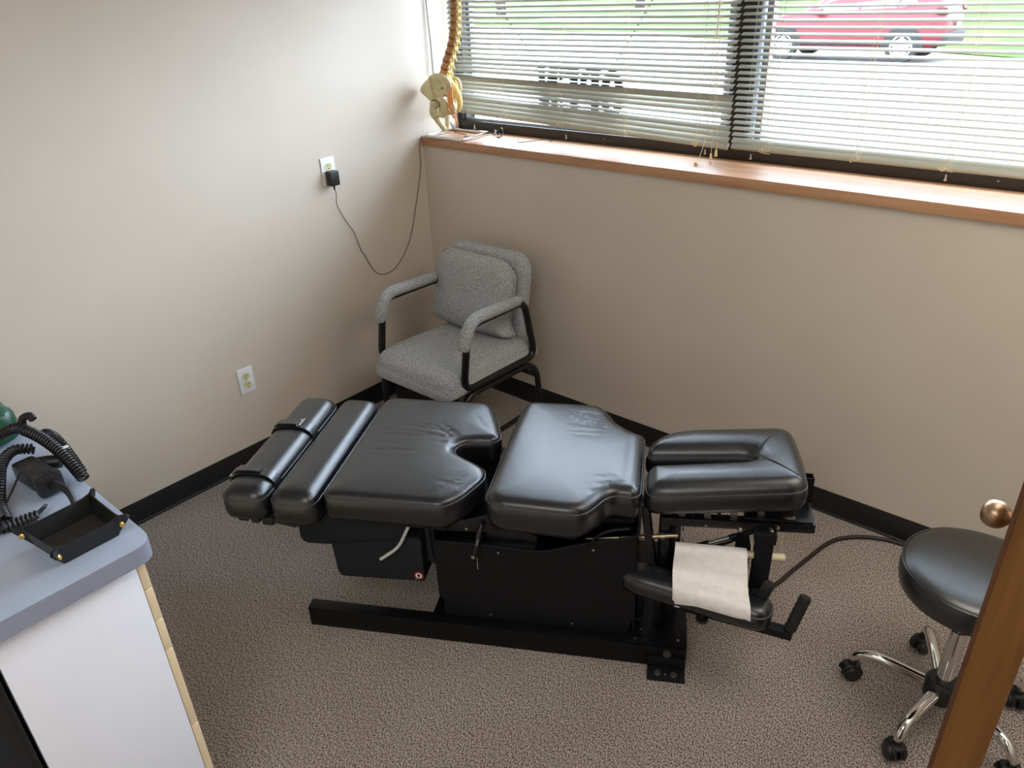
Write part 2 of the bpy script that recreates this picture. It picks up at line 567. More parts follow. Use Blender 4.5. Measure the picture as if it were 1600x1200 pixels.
def pad(poly, z0, z1, r=0.02, k=0.8, puff=0.006, step=0.012, wrinkles=(), bulge=0.004, warp=None, seed=1, pl=0.06):
    """upholstered cushion over a 2D outline: rolled top edge, crown, bulging boxed side.
    returns (MB, crease ring)"""
    rg = np.random.RandomState(seed)
    P = resample([tuple(p) for p in poly], step * 0.9)
    area = 0.5 * np.sum(P[:, 0] * np.roll(P[:, 1], -1) - np.roll(P[:, 0], -1) * P[:, 1])
    if area < 0:
        P = P[::-1].copy()
    nb = len(P)
    tg = np.roll(P, -1, 0) - np.roll(P, 1, 0)
    tg /= np.linalg.norm(tg, axis=1)[:, None] + 1e-12
    nrm = np.stack([tg[:, 1], -tg[:, 0]], 1)       # outward for a CCW outline
    pts = [P]
    for fr in (0.07, 0.2, 0.4, 0.68, 1.0):
        d = r * fr
        q = P - nrm * d
        ok = inside(q, P) & (seg_dist(q, P) > d * 0.85)
        q = q[ok]
        pts.append(q[::2] if fr > 0.5 else q)
    mn, mx = P.min(0), P.max(0)
    gx, gy = np.meshgrid(np.arange(mn[0], mx[0], step), np.arange(mn[1], mx[1], step))
    G = np.stack([gx.ravel(), gy.ravel()], 1) + rg.uniform(-0.2, 0.2, (gx.size, 2)) * step
    G = G[inside(G, P)]
    G = G[seg_dist(G, P) > r + step * 0.55]
    pts.append(G)
    A = np.concatenate(pts)
    vv, ee, ff, ov, oe, of = delaunay_2d_cdt([Vector(p) for p in A], [(i, (i + 1) % nb) for i in range(nb)], [], 0, 1e-7)
    V2 = np.array([tuple(v_) for v_ in vv])
    tri = [tuple(f_) for f_ in ff if len(f_) == 3]
    cen_ = np.array([V2[list(f_)].mean(0) for f_ in tri])
    keep = inside(cen_, P)
    def tri_area(f_):
        p_, q_, r_ = V2[f_[0]], V2[f_[1]], V2[f_[2]]
        return abs((q_[0] - p_[0]) * (r_[1] - p_[1]) - (r_[0] - p_[0]) * (q_[1] - p_[1])) / 2
    floor_ = 0.002 * step * step          # drop slivers between collinear outline points
    of = [f_ for f_, k_ in zip(tri, keep) if k_ and tri_area(f_) > floor_]
    D = seg_dist(V2, P)
    t = np.clip(D, 0, r) / r
    Z = z1 - r * k * (1 - np.sqrt(np.clip(1 - (1 - t) ** 2, 0, 1))) + puff * (1 - np.exp(-np.maximum(D - r * 0.3, 0) / pl)) - 0
    for (a, b, wd, dp) in wrinkles:
        a, b = np.array(a), np.array(b)
        d = b - a
        L2 = d @ d
        tt = ((V2 - a) @ d) / L2
        off = V2 - (a + np.clip(tt, 0, 1)[:, None] * d)
        dist = np.linalg.norm(off, axis=1)
        env = np.clip(np.sin(np.clip(tt, 0, 1) * PI), 0, 1) ** 0.5
        Z += -dp * np.exp(-(dist / wd) ** 2) * (0.25 + 0.75 * env) * np.clip(D / 0.012, 0, 1)
    index = {}
    for i in range(nb):
        d2 = np.sum((V2 - P[i]) ** 2, axis=1)
        index[i] = int(np.argmin(d2))
    mb = MB()
    verts = [(V2[i][0], V2[i][1], Z[i]) for i in range(len(V2))]
    faces = [tuple(f_) for f_ in of if len(f_) > 2]
    zc = z1 - r * k
    h = zc - z0
    rings = [(0.0025, zc - 0.003), (bulge, zc - 0.3 * h), (bulge, zc - 0.7 * h), (0.0, z0 + 0.004), (-0.008, z0)]
    prev = [index[i] for i in range(nb)]
    for off, zz in rings:
        base = len(verts)
        q = P + nrm * off
        verts += [(q[i][0], q[i][1], zz) for i in range(nb)]
        cur = [base + i for i in range(nb)]
        for i in range(nb):
            j = (i + 1) % nb
            faces.append((prev[i], cur[i], cur[j], prev[j]))
        prev = cur
    faces.append(tuple(prev))
    crease = [(P[i][0] + nrm[i][0] * 0.001, P[i][1] + nrm[i][1] * 0.001, zc + 0.0005) for i in range(nb)]
    if warp:
        verts = [warp(*p) for p in verts]
        crease = [warp(*p) for p in crease]
    mb.add(verts, faces)
    return mb, crease


def T(x, y, z):
    return Matrix.Translation((x, y, z))


def RX(a):
    return Matrix.Rotation(a, 4, 'X')


def RY(a):
    return Matrix.Rotation(a, 4, 'Y')


def RZ(a):
    return Matrix.Rotation(a, 4, 'Z')

# ================================================================== ROOM SHELL
RX1, RY0, RH = 3.60, -4.2, 2.5
struct('floor', MB().box((-0.12, RY0 - 0.12, -0.1), (RX1 + 0.12, 0.0, 0.0)), M['carpet'])
struct('ceiling', MB().box((-0.12, RY0 - 0.12, RH), (RX1 + 0.12, 0.36, RH + 0.1)), M['ceiling'])
struct('wall_left', MB().box((-0.12, RY0 - 0.12, 0.0), (0.0, 0.36, RH)), M['wall'])
struct('wall_back', MB().box((0.0, 0.0, -0.1), (RX1, 0.36, 1.167)).box((0.0, 0.0, 2.14), (RX1, 0.36, RH))
       .box((2.99, 0.0, 1.167), (RX1, 0.36, 2.14)), M['wall'])
struct('wall_right', MB().box((RX1, RY0 - 0.12, 0.0), (RX1 + 0.12, 0.36, RH)), M['wall'])
struct('wall_front', MB().box((0.0, RY0 - 0.12, 0.0), (RX1, RY0, RH)), M['wall'])

# vinyl cove base: flat face with a small toe on the carpet
def cove(n=5):
    pr = [(0.0, 0.0), (0.0105, 0.0), (0.0105, 0.003)]
    for i in range(1, n + 1):
        a = PI / 2 * i / n
        pr.append((0.0105 - 0.0075 * math.sin(a), 0.003 + 0.010 * (1 - math.cos(a))))
    return pr + [(0.003, 0.0945), (0.002, 0.0964), (0.0, 0.0964)]


bl = MB().prism([(p[0], p[1]) for p in cove()], RY0, 0.0, 'xz')
struct('baseboard_left', bl, M['basebd'])
bb = MB().prism([(-p[0], p[1]) for p in cove()], 0.0, RX1, 'yz')
struct('baseboard_back', bb, M['basebd'])

# wooden sill board
struct('trim_1', MB().box((0.0, -0.0109, 1.1668), (2.99, 0.262, 1.2031), 0.0025), M['sill'])

# ------------------------------------------------------------------ windows
WY = 0.243
WIN = {}
for nm, x0, x1, jl, jr in (('window_1', 0.0, 1.428, 0.03, 0.038), ('window_2', 1.428, 2.99, 0.037, 0.03)):
    wb = MB()
    wb.box((x0, WY, 1.2031), (x1, 0.335, 1.247), 0.002)
    wb.box((x0, WY, 2.10), (x1, 0.335, 2.14), 0.002)
    wb.box((x0, WY, 1.247), (x0 + jl, 0.335, 2.10), 0.002)
    wb.box((x1 - jr, WY, 1.247), (x1, 0.335, 2.10), 0.002)
    wn = struct(nm, wb, M['bronze'])
    a, b = x0 + jl, x1 - jr
    st = MB()
    for (ya, yb, t0, t1, zb) in ((0.262, 0.30, 0.0, 0.011, 0.012), (0.283, 0.31, 0.020, 0.044, 0.020)):
        st.box((a + t0, ya, 1.247), (a + t1, yb, 2.10), 0.0012)
        st.box((b - t1, ya, 1.247), (b - t0, yb, 2.10), 0.0012)
    st.box((a + 0.011, 0.262, 1.247), (b - 0.011, 0.31, 1.258), 0.0012)
    obj('glazing_stop', st, M['alu'], wn, label='grey aluminium glazing stop')
    obj('glass_pane', MB().box((a + 0.002, 0.298, 1.250), (b - 0.002, 0.304, 2.099)), M['glass'], wn)
    WIN[nm] = wn
    clips = (0.11, 0.653, 1.315) if nm == 'window_1' else (1.50, 2.155)
    for cx in clips:
        cl = MB().lathe([(0.0012, 0.020), (0.0022, 0.017), (0.003, 0.008), (0.0048, 0.002), (0.0045, 0.0)], (cx, WY - 0.004, 1.212), n=10)
        cl.box((cx - 0.003, WY - 0.004, 1.212), (cx + 0.003, WY + 0.002, 1.216))
        obj('hold_down_clip', cl, M['clear'], wn, label='small clear plastic clip on the frame')
    for sx in ((0.035, 0.27, 0.85) if nm == 'window_1' else (2.30, 2.6)):
        obj('screw', MB().lathe([(0.003, 0.0), (0.003, 0.0012), (0.0015, 0.002)], (sx, WY + 0.0005, 1.228), (0, -1, 0), 8), M['zinc'], wn)

# ------------------------------------------------------------------ mini blinds
def slat_mesh(L, nm):
    """25 mm curved slat, origin at its centre, length along x, crown up"""
    mb = MB()
    n = 6
    top, bot = [], []
    for i in range(n + 1):
        t = -1 + 2 * i / n
        y = 0.0125 * t
        z = 0.0022 * (1 - t * t)
        top.append((y, z + 0.0002))
        bot.append((y, z - 0.0002))
    sec = top + bot[::-1]
    k = len(sec)
    vs_ = [(-L / 2, y, z) for y, z in sec] + [(L / 2, y, z) for y, z in sec]
    fs_ = [(i, (i + 1) % k, k + (i + 1) % k, k + i) for i in range(k)] + [tuple(range(k)), tuple(range(k, 2 * k))[::-1]]
    return mb.add(vs_, fs_).mesh(nm, M['slat'], True, 50)


BY = 0.213
PITCHZ = 0.0208


def blind(nm, label, x0, x1, zrL, zrR, tiltf, dropf, cords, wand):
    t = thing(nm, label, 'blind', (0, 0, 0), group=None)
    L = x1 - x0
    xc = (x0 + x1) / 2
    obj('head_rail', MB().box((x0, BY - 0.013, 2.075), (x1, BY + 0.013, 2.105), 0.002), M['slat'], t)
    sl = math.atan2(zrR - zrL, L)
    rail = MB().box((-L / 2, -0.0125, -0.005), (L / 2, 0.0125, 0.005), 0.003)
    # rail front lip tipped toward the room
    ro = obj('bottom_rail', MB().box((-L / 2, -0.014, -0.007), (L / 2, 0.012, 0.006), 0.004), M['slat'], t)
    ro.location = (xc, BY, (zrL + zrR) / 2)
    ro.rotation_euler = (math.radians(52), -sl, 0)
    me = slat_mesh(L, nm + '_slat')
    k = 0
    while True:
        zL, zR = dropf(k)
        if max(zL, zR) > 2.06:
            break
        o = bpy.data.objects.new('slat', me)
        COL.objects.link(o)
        o.parent = t
        o.location = (xc, BY, (zL + zR) / 2)
        o.rotation_euler = (tiltf(k), -math.atan2(zR - zL, L), 0)
        k += 1
    for cx in cords:
        f = (cx - x0) / L
        zb = zrL + (zrR - zrL) * f
        lc = MB()
        for yy in (-0.0135, 0.0135):
            lc.tube([(cx, BY + yy, 2.075), (cx, BY + yy, zb + 0.004)], 0.0006, 5)
        lc.tube([(cx + 0.012, BY - 0.0140, 2.075), (cx + 0.012, BY - 0.0140, zb)], 0.0007, 5)
        obj('ladder_cord', lc, M['cord'], t)
        kn = MB()
        rg = random.Random(int(cx * 1000))
        pts = [(cx + rg.uniform(-0.022, 0.022), BY - 0.019 - rg.uniform(0, 0.006), zb - 0.004 + rg.uniform(-0.010, 0.008)) for _ in range(9)]
        kn.tube([(cx, BY - 0.016, zb + 0.035), (cx + 0.004, BY - 0.018, zb + 0.018)] and
                spline([(cx, BY - 0.0155, zb + 0.035), (cx + 0.003, BY - 0.0165, zb + 0.018)] + pts, 5), 0.0009, 5)
        obj('cord_knot', kn, M['cord'], t)
    obj('tilt_wand', MB().tube([(wand[0], BY - 0.020, 2.07), (wand[1], BY - 0.021, wand[2])], 0.0024, 6), M['clear'], t,
        label='clear tilt wand')
    return t


def tiltL(k):
    base = 27
    if k <= 2:
        base = 46 - k
    elif k == 3:
        base = 20
    elif k == 4:
        base = 30
    elif k in (5, 6):
        base = 44
    elif k == 7:
        base = 60
    elif k == 8:
        base = 8
    elif k <= 12:
        base = 29 + (k % 2) * 2
    return math.radians(base + 1.5 * math.sin(k * 2.3))


def dropL(k):
    zR = 1.257 + 0.019 + k * PITCHZ
    zL = 1.301 + 0.019 + k * 0.0172 if k < 12 else None
    if k >= 12:
        zL = zR + max(0.0, 0.001)
    else:
        zL = max(zR, 1.301 + 0.019 + k * (zR12 - 1.320) / 12)
    return zL, zR


zR12 = 1.276 + 12 * PITCHZ
b1 = blind('window_blind', 'off-white mini blind in the left window, its bottom rail hanging crooked', 0.012, 1.421, 1.301, 1.256,
           tiltL, dropL, (0.33, 0.65, 0.97, 1.29), (1.352, 1.347, 1.62))
b2 = blind('window_blind', 'off-white mini blind in the right window with level open slats', 1.434, 2.965, 1.262, 1.262,
           lambda k: math.radians((20 if k > 0 else 36) + 1.2 * math.sin(k * 1.7)),
           lambda k: (1.262 + 0.019 + k * PITCHZ,) * 2, (1.57, 1.88, 2.16, 2.62), (1.545, 1.547, 1.325))
# lift cords with tassels at the right end of the left blind
for (xa, xb, ze, yb) in ((1.335, 1.361, 1.2095, 0.085), (1.345, 1.376, 1.214, 0.168), (1.352, 1.392, 1.228, 0.175)):
    c_ = MB()
    if yb < 0.1:
        pts = spline([(xa, BY - 0.018, 2.07), (xa + 0.004, BY - 0.018, 1.35), (xa + 0.006, BY - 0.03, 1.285), (xb - 0.008, 0.13, 1.235), (xb, yb, ze)], 6)
    else:
        pts = spline([(xa, BY - 0.018, 2.07), (xa + 0.01, BY - 0.019, 1.5), (xb, yb, 1.30), (xb, yb, ze + 0.02)], 6)
    c_.tube(pts, 0.0011, 6)
    lcord = obj('lift_cord', c_, M['cord'], b1)
    if yb < 0.1:
        obj('tassel', MB().lathe([(0.002, 0.0), (0.0055, 0.003), (0.007, 0.012), (0.0065, 0.016)], (xb, yb + 0.008, 1.2098), (0.1, -1, 0), 12), M['tassel'], lcord, label='ivory acorn tassel')
    else:
        obj('tassel', MB().lathe([(0.002, 0.024), (0.0038, 0.021), (0.0062, 0.0), (0.0058, -0.001)], (xb, yb, ze - 0.004), n=12), M['tassel'], lcord, label='ivory acorn tassel')

# ------------------------------------------------------------------ hanging sign, seen from behind
SY = 0.262
sg = thing('open_sign', 'dark cut-out OPEN sign on chains behind the left blind, seen from behind', 'sign', (0.0, SY, 1.30))


def strokes(mb, x, z, sw, sh, parts):
    """rectangles and slanted bars in a unit cell, mirrored for a viewer indoors"""
    for p in parts:
        if p[0] == 'r':
            _, a, b, c_, d = p
            mb.box((x + a * sw, -0.004, z + b * sh), (x + c_ * sw, 0.004, z + d * sh), 0.001)
        else:
            _, a, b, c_, d, wd = p
            poly = [(x + a * sw, z + b * sh), (x + (a + wd) * sw, z + b * sh), (x + (c_ + wd) * sw, z + d * sh), (x + c_ * sw, z + d * sh)]
            mb.prism(poly, -0.004, 0.004, 'xz')


def ringpoly(mb, cx, cz, ax, az, w_, t0=0.0, t1=2 * PI, n=28):
    for i in range(n):
        a, b = t0 + (t1 - t0) * i / n, t0 + (t1 - t0) * (i + 1) / n
        poly = [(cx + ax * math.cos(a), cz + az * math.sin(a)), (cx + ax * math.cos(b), cz + az * math.sin(b)),
                (cx + (ax - w_) * math.cos(b), cz + (az - w_) * math.sin(b)), (cx + (ax - w_) * math.cos(a), cz + (az - w_) * math.sin(a))]
        mb.prism(poly, -0.004, 0.004, 'xz')


SX0, SX1, SZ0, SZ1 = 0.485, 0.925, 0.012, 0.195
cw = (SX1 - SX0) / 4.0
H_ = SZ1 - SZ0
lN = MB()      # N (mirrored: the diagonal runs from lower left to upper right)
strokes(lN, SX0, SZ0, cw * 1.0, H_, [('r', 0.04, 0, 0.34, 1), ('r', 0.66, 0, 0.95, 1), ('s', 0.06, 0.0, 0.62, 1.0, 0.32),
                                     ('r', 0.0, 0.0, 0.34, 0.09), ('r', 0.66, 0.0, 1.0, 0.09), ('r', 0.0, 0.91, 0.32, 1.0), ('r', 0.62, 0.91, 1.0, 1.0)])
lE = MB()
strokes(lE, SX0 + cw, SZ0, cw, H_, [('r', 0.58, 0, 0.92, 1), ('r', 0.06, 0.0, 0.96, 0.13), ('r', 0.06, 0.87, 0.96, 1.0), ('r', 0.24, 0.44, 0.7, 0.57),
                                    ('r', 0.06, 0.0, 0.2, 0.28), ('r', 0.06, 0.72, 0.2, 1.0), ('r', 0.24, 0.36, 0.33, 0.65)])
lP = MB()
strokes(lP, SX0 + 2 * cw, SZ0, cw, H_, [('r', 0.56, 0, 0.90, 1), ('r', 0.54, 0, 0.98, 0.10), ('r', 0.4, 0.88, 0.98, 1.0), ('r', 0.4, 0.42, 0.7, 0.54)])
ringpoly(lP, SX0 + 2.42 * cw, SZ0 + 0.71 * H_, 0.36 * cw, 0.29 * H_, 0.030, PI / 2, 3 * PI / 2, 14)
lO = MB()
ringpoly(lO, SX0 + 3.5 * cw, SZ0 + 0.5 * H_, 0.5 * cw, 0.52 * H_, 0.036)
for nm, l in (('letter_n', lN), ('letter_e', lE), ('letter_p', lP), ('letter_o', lO)):
    obj(nm, l, M['sign'], sg)


def chain(p, q, rl=0.0065):
    mb = MB()
    p, q = np.array(p), np.array(q)
    L = np.linalg.norm(q - p)
    n = int(L / (rl * 1.5))
    d = (q - p) / L
    for i in range(n):
        c = p + d * L * (i + 0.5) / n
        s = np.array([-d[2], 0, d[0]]) if i % 2 == 0 else np.array([0, 1.0, 0])
        ring = [c + d * math.cos(a) * rl + s * math.sin(a) * rl * 0.55 for a in np.linspace(0, 2 * PI, 10, endpoint=False)]
        mb.tube(ring, 0.0010, 4, closed=True)
    return mb


obj('chain', chain((0.495, 0, 0.20), (0.085, 0, 0.62)), M['hole'], sg)
obj('chain', chain((0.862, 0, 0.19), (1.165, 0, 0.62)), M['hole'], sg)

# ------------------------------------------------------------------ open door at the right, seen edge-on
DX0, DX1, DY0, DY1 = 2.6768, 2.7215, -1.785, -1.070
d1 = struct('door_1', MB().box((DX0, DY0, 0.006), (DX1, DY1, 2.03), 0.0025), M['door'], label='brown wooden door standing open, seen edge-on')
obj('edge_strip', MB().box((DX0 - 0.0006, DY0 - 0.0012, 0.007), (DX0 + 0.0035, DY0 + 0.02, 2.029), 0.0008), M['door_edge'], d1)
kz, ky = 0.95, -1.129
kn = MB().lathe([(0.004, 0.0), (0.0115, 0.004), (0.019, 0.010), (0.0245, 0.018), (0.0258, 0.026), (0.0250, 0.034), (0.0215, 0.042),
                 (0.0150, 0.0475), (0.0065, 0.0498), (0.0010, 0.050)], (DX0 - 0.0205, ky, kz), (-1, 0, 0.0), 32)
ko = obj('door_knob', kn, M['knob'], d1, label='round satin bronze knob')
obj('shank', MB().lathe([(0.006, 0.0), (0.006, 0.024)], (DX0, ky, kz), (-1, 0, 0), 14), M['chrome'], ko)
obj('rose', MB().lathe([(0.029, 0.0), (0.028, 0.004), (0.012, 0.007)], (DX0, ky, kz), (-1, 0, 0), 28), M['knob'], ko)

# ------------------------------------------------------------------ wall outlets
def outlet(label, y, z, lower_free=True):
    t = thing('wall_outlet', label, 'outlet', (0.0, y, z))
    obj('cover_plate', MB().box((0.0, -0.035, -0.057), (0.0055, 0.035, 0.057), 0.0025), M['white'], t)
    for s in (1, -1):
        zc = s * 0.0195
        prof = []
        for a in np.linspace(0, 2 * PI, 28, endpoint=False):
            yy, zz = 0.0172 * math.cos(a), 0.0172 * math.sin(a)
            zz = max(-0.0142, min(0.0142, zz))
            prof.append((yy, zz + zc))
        rc = obj('receptacle', MB().prism(prof, 0.0045, 0.0072, 'yz'), M['ivory'], t, label='ivory receptacle')
        h = MB()
        h.box((0.0065, -0.0078, zc + 0.001), (0.0076, -0.0050, zc + 0.009))
        h.box((0.0065, 0.0050, zc + 0.002), (0.0076, 0.0076, zc + 0.009))
        h.lathe([(0.0027, 0.0), (0.0027, 0.0011)], (0.0065, 0, zc - 0.0068), (1, 0, 0), 10)
        obj('slots', h, M['hole'], rc)
    obj('screw', MB().lathe([(0.0032, 0.0), (0.0030, 0.0012)], (0.0055, 0, 0), (1, 0, 0), 10), M['zinc'], t)
    return t


O1 = outlet('white wall outlet with two empty sockets, low beside the treatment table', -1.1144, 0.3956)
O2 = outlet('white wall outlet holding the black plug-in adapter, high on the left wall', -0.5525, 1.1488)

ad = thing('power_adapter', 'black plug-in power adapter in the high outlet with a thin drooping cord', 'adapter', (0.0, -0.5525, 1.1293))
obj('housing', MB().box((0.0078, -0.022, -0.036), (0.044, 0.022, 0.024), 0.005), M['plastic'], ad)
obj('strain_relief', MB().lathe([(0.0062, 0.0), (0.0050, 0.006), (0.0032, 0.014), (0.0028, 0.020)], (0.026, 0.0, -0.036), (0, 0.05, -1), 12), M['plastic'], ad)
cpts = [(0.026, 0.002, -0.056), (0.022, 0.009, -0.075), (0.008, 0.0145, -0.123), (0.006, 0.037, -0.175), (0.005, 0.060, -0.218), (0.006, 0.086, -0.262),
        (0.005, 0.1115, -0.348), (0.006, 0.132, -0.385), (0.005, 0.1535, -0.436), (0.006, 0.185, -0.480), (0.005, 0.2215, -0.499), (0.006, 0.262, -0.500), (0.005, 0.3035, -0.488),
        (0.005, 0.352, -0.450), (0.005, 0.3995, -0.393), (0.005, 0.435, -0.320), (0.005, 0.4595, -0.252), (0.005, 0.490, -0.160), (0.005, 0.5145, -0.082), (0.006, 0.522, -0.040),
        (0.006, 0.522, 0.000), (0.005, 0.527, 0.040), (0.006, 0.535, 0.0705), (0.0065, 0.545, 0.0775), (0.007, 0.580, 0.0758), (0.0065, 0.62, 0.0756), (0.006, 0.66, 0.0756), (0.0055, 0.70, 0.0756)]
obj('cord', MB().tube(spline(cpts, 6), 0.0014, 6), M['cable'], ad)

# black wire clip and thin cable lying on the sill
cp = thing('cable_clip', 'small black wire clip lying on the sill below the left blind', 'clip', (0.318, 0.195, 1.2031))
cmb = MB().tube(spline([(-0.055, 0.0, 0.005), (-0.05, 0.035, 0.012), (-0.005, 0.01, 0.034), (0.035, -0.03, 0.010), (0.02, -0.05, 0.004), (0.0, -0.038, 0.006), (-0.03, -0.01, 0.026), (-0.055, 0.0, 0.005)], 6), 0.0016, 6)
obj('wire_frame', cmb, M['tube'], cp)
rg = MB()
for (a, b) in ((-0.042, 0.006), (0.025, -0.044)):
    obj('ring', MB().tube([(a + 0.009 * math.cos(t_), b + 0.004 * math.sin(t_), 0.0105 + 0.009 * math.sin(t_)) for t_ in np.linspace(0, 2 * PI, 14, endpoint=False)], 0.0015, 6, closed=True), M['tube'], cp)

wire = MB().tube(spline([(0.42, 0.19, 1.2044), (0.47, 0.13, 1.2044), (0.50, 0.115, 1.2044), (0.545, 0.205, 1.2044), (0.60, 0.195, 1.2044), (0.64, 0.1965, 1.240), (0.655, 0.1955, 1.262)], 6), 0.0012, 6)
tag(obj('sill_wire', wire, M['cable']), 'thin loose wire trailing over the sill up to the left blind', 'wire')

# ================================================================== ANATOMICAL SPINE MODEL ON THE SILL
SZ = 1.2031
sp = thing('spine_model', 'plastic anatomical spine with pelvis standing in the window corner on the sill', 'anatomical model', (0.13, 0.03, SZ))


def sw(x, y, z):           # world -> local of the spine model
    return (x - 0.13, y - 0.03, z - SZ)


fb = MB()
for (a, b) in (((0.033, -0.003), (0.258, -0.003)), ((0.258, -0.003), (0.238, 0.195)), ((0.238, 0.195), (0.018, 0.195)), ((0.018, 0.195), (0.033, -0.003))):
    fb.obox(sw(a[0], a[1], SZ + 0.0075), sw(b[0], b[1], SZ + 0.0075), 0.013, 0.013, bev=0.003)
obj('base_frame', fb, M['chrome'], sp, label='flat chrome base frame')
wy = MB().tube(spline([sw(0.05, 0.16, SZ + 0.002), sw(0.09, 0.15, SZ + 0.002), sw(0.16, 0.13, SZ + 0.002), sw(0.185, 0.085, SZ + 0.002)], 5), 0.0016, 6)
wy.tube(spline([sw(0.185, 0.085, SZ + 0.002), sw(0.20, 0.12, SZ + 0.002), sw(0.215, 0.15, SZ + 0.002)], 5), 0.0013, 6)
obj('base_wire', wy, M['cable'], sp)
pl = MB().tube(spline([sw(0.024, 0.185, SZ + 0.012), sw(0.022, 0.12, SZ + 0.12), sw(0.020, 0.085, 1.45), sw(0.016, 0.084, 1.60), sw(0.010, 0.082, 1.75), sw(0.012, 0.082, 1.98), sw(0.05, 0.07, 2.02), sw(0.14, 0.035, 2.0)], 8), 0.0036, 8)
obj('stand_rod', pl, M['zinc'], sp, label='grey stand rod')

# vertebral column: bodies, discs, processes
col_pts = [(0.128, 1.452), (0.136, 1.476), (0.150, 1.505), (0.166, 1.537), (0.184, 1.568), (0.199, 1.599), (0.210, 1.628), (0.217, 1.658), (0.221, 1.686), (0.225, 1.713), (0.228, 1.739),
           (0.230, 1.765), (0.229, 1.790), (0.226, 1.814), (0.222, 1.838), (0.216, 1.860), (0.211, 1.881), (0.207, 1.901), (0.204, 1.920), (0.203, 1.938), (0.204, 1.955), (0.206, 1.971), (0.209, 1.986)]
YS = 0.03
for i in range(len(col_pts) - 1):
    a = np.array([col_pts[i][0], YS, col_pts[i][1]])
    b = np.array([col_pts[i + 1][0], YS, col_pts[i + 1][1]])
    d = b - a
    L = np.linalg.norm(d)
    d /= L
    rr = 0.0185 * (1 - 0.42 * i / 22.0)
    vb = MB().lathe([(rr * 0.90, 0.0), (rr, 0.06 * L), (rr * 0.80, 0.38 * L), (rr * 0.98, 0.70 * L), (rr * 0.88, 0.76 * L)], sw(*a), tuple(d), 18)
    vo = obj('vertebra', vb, M['vertebra'], sp)
    obj('disc', MB().lathe([(rr * 0.9, 0.76 * L), (rr * 0.99, 0.82 * L), (rr * 0.99, 0.94 * L), (rr * 0.9, 1.0 * L)], sw(*a), tuple(d), 18), M['disc'], sp, label='brown spinal disc')
    side = np.array([0.93, 0.36, 0.0])      # towards the back of the model
    up = np.array([0, 0, 1.0])
    pr = MB()
    m_ = a + d * L * 0.45
    p1 = m_ + side * rr * 0.7
    p2 = m_ + side * rr * 1.55 - up * L * 0.10
    p3 = m_ + side * rr * 2.35 - up * L * 0.62
    pr.tube([sw(*p1), sw(*(p1 + (p2 - p1) * 0.6)), sw(*p2), sw(*(p2 + (p3 - p2) * 0.6)), sw(*p3)], [rr * 0.46, rr * 0.40, rr * 0.42, rr * 0.28, rr * 0.20], 8)
    lat = np.array([-0.36, 0.93, 0.0])
    for s in (-1, 1):
        q = p2 + lat * s * rr * 1.15 + up * L * 0.12
        pr.tube([sw(*(m_ + side * rr * 1.1)), sw(*(p2 + lat * s * rr * 0.5)), sw(*q)], [rr * 0.34, rr * 0.28, rr * 0.20], 7)
        f_ = p2 + lat * s * rr * 0.62
        pr.tube([sw(*(f_ - up * L * 0.42)), sw(*f_), sw(*(f_ + up * L * 0.46))], [rr * 0.20, rr * 0.32, rr * 0.22], 7)
    obj('spinous_process', pr, M['process'], vo, label='straw-coloured spinous process')
    if i < 15:
        nr = MB()
        for s in (-1, 1):
            n0 = a + d * L * 0.86 + side * rr * 0.7
            nr.tube(spline([sw(*n0), sw(*(n0 + lat * s * rr * 0.95 - up * 0.002)), sw(*(n0 + lat * s * rr * 1.25 - side * rr * 0.5 - up * 0.008))], 4), rr * 0.12, 6)
        obj('nerve_root', nr, M['artery'] if i < 3 else M['disc'], vo, label='reddish brown nerve root')

# sacrum, nerves
sc = MB()
sc.tube(spline([sw(0.140, 0.034, 1.456), sw(0.172, 0.040, 1.430), sw(0.205, 0.042, 1.395), sw(0.218, 0.040, 1.355), sw(0.212, 0.034, 1.325)], 5),
        list(np.linspace(0.024, 0.007, 21)), 12)
obj('sacrum', sc, M['process'], sp)
for k, (dx, dy, ln) in enumerate(((0.0, -0.012, 0.125), (0.009, -0.018, 0.140), (0.018, -0.010, 0.130), (0.004, -0.024, 0.115), (0.026, -0.014, 0.165), (0.012, -0.004, 0.15))):
    x0_, y0_ = 0.202 + dx * 0.8, 0.000 + dy
    nv = MB().tube(spline([sw(x0_, y0_ + 0.01, 1.445), sw(x0_ + 0.004, y0_, 1.40), sw(x0_ + 0.012, y0_ - 0.004, 1.45 - ln * 0.8), sw(x0_ + 0.020 + dx * 0.5, y0_ - 0.004, 1.445 - ln)], 5), 0.0030, 7)
    obj('nerve', nv, M['nerve'], sp, label='orange sciatic nerve strand')


# pelvis: each hip bone is a dished plate of bone with a thick rim, a socket and an ischium loop
def bone_at(X, Y, y, k=1.0):
    """side view of the pelvis (X, Y in tenths of a unit) carried to depth y"""
    X, Y = X * 1.104, 100 + Y * 1.1025
    x = 0.019 + (X - 100) * 0.000408 - 1.07 * y
    z = 1.447 - (Y - 300) * 0.000265 + (X - 300) * 0.000024 - 0.2 * y
    return sw(x, y, z)


WING = [(90, 290), (130, 220), (195, 165), (240, 110), (320, 82), (400, 95), (460, 140), (500, 210), (508, 260), (490, 305), (465, 340), (400, 350), (372, 385), (395, 440), (438, 500), (450, 575), (440, 635),
        (400, 655), (350, 630), (320, 590), (335, 515), (285, 458), (212, 450), (170, 400), (105, 335)]


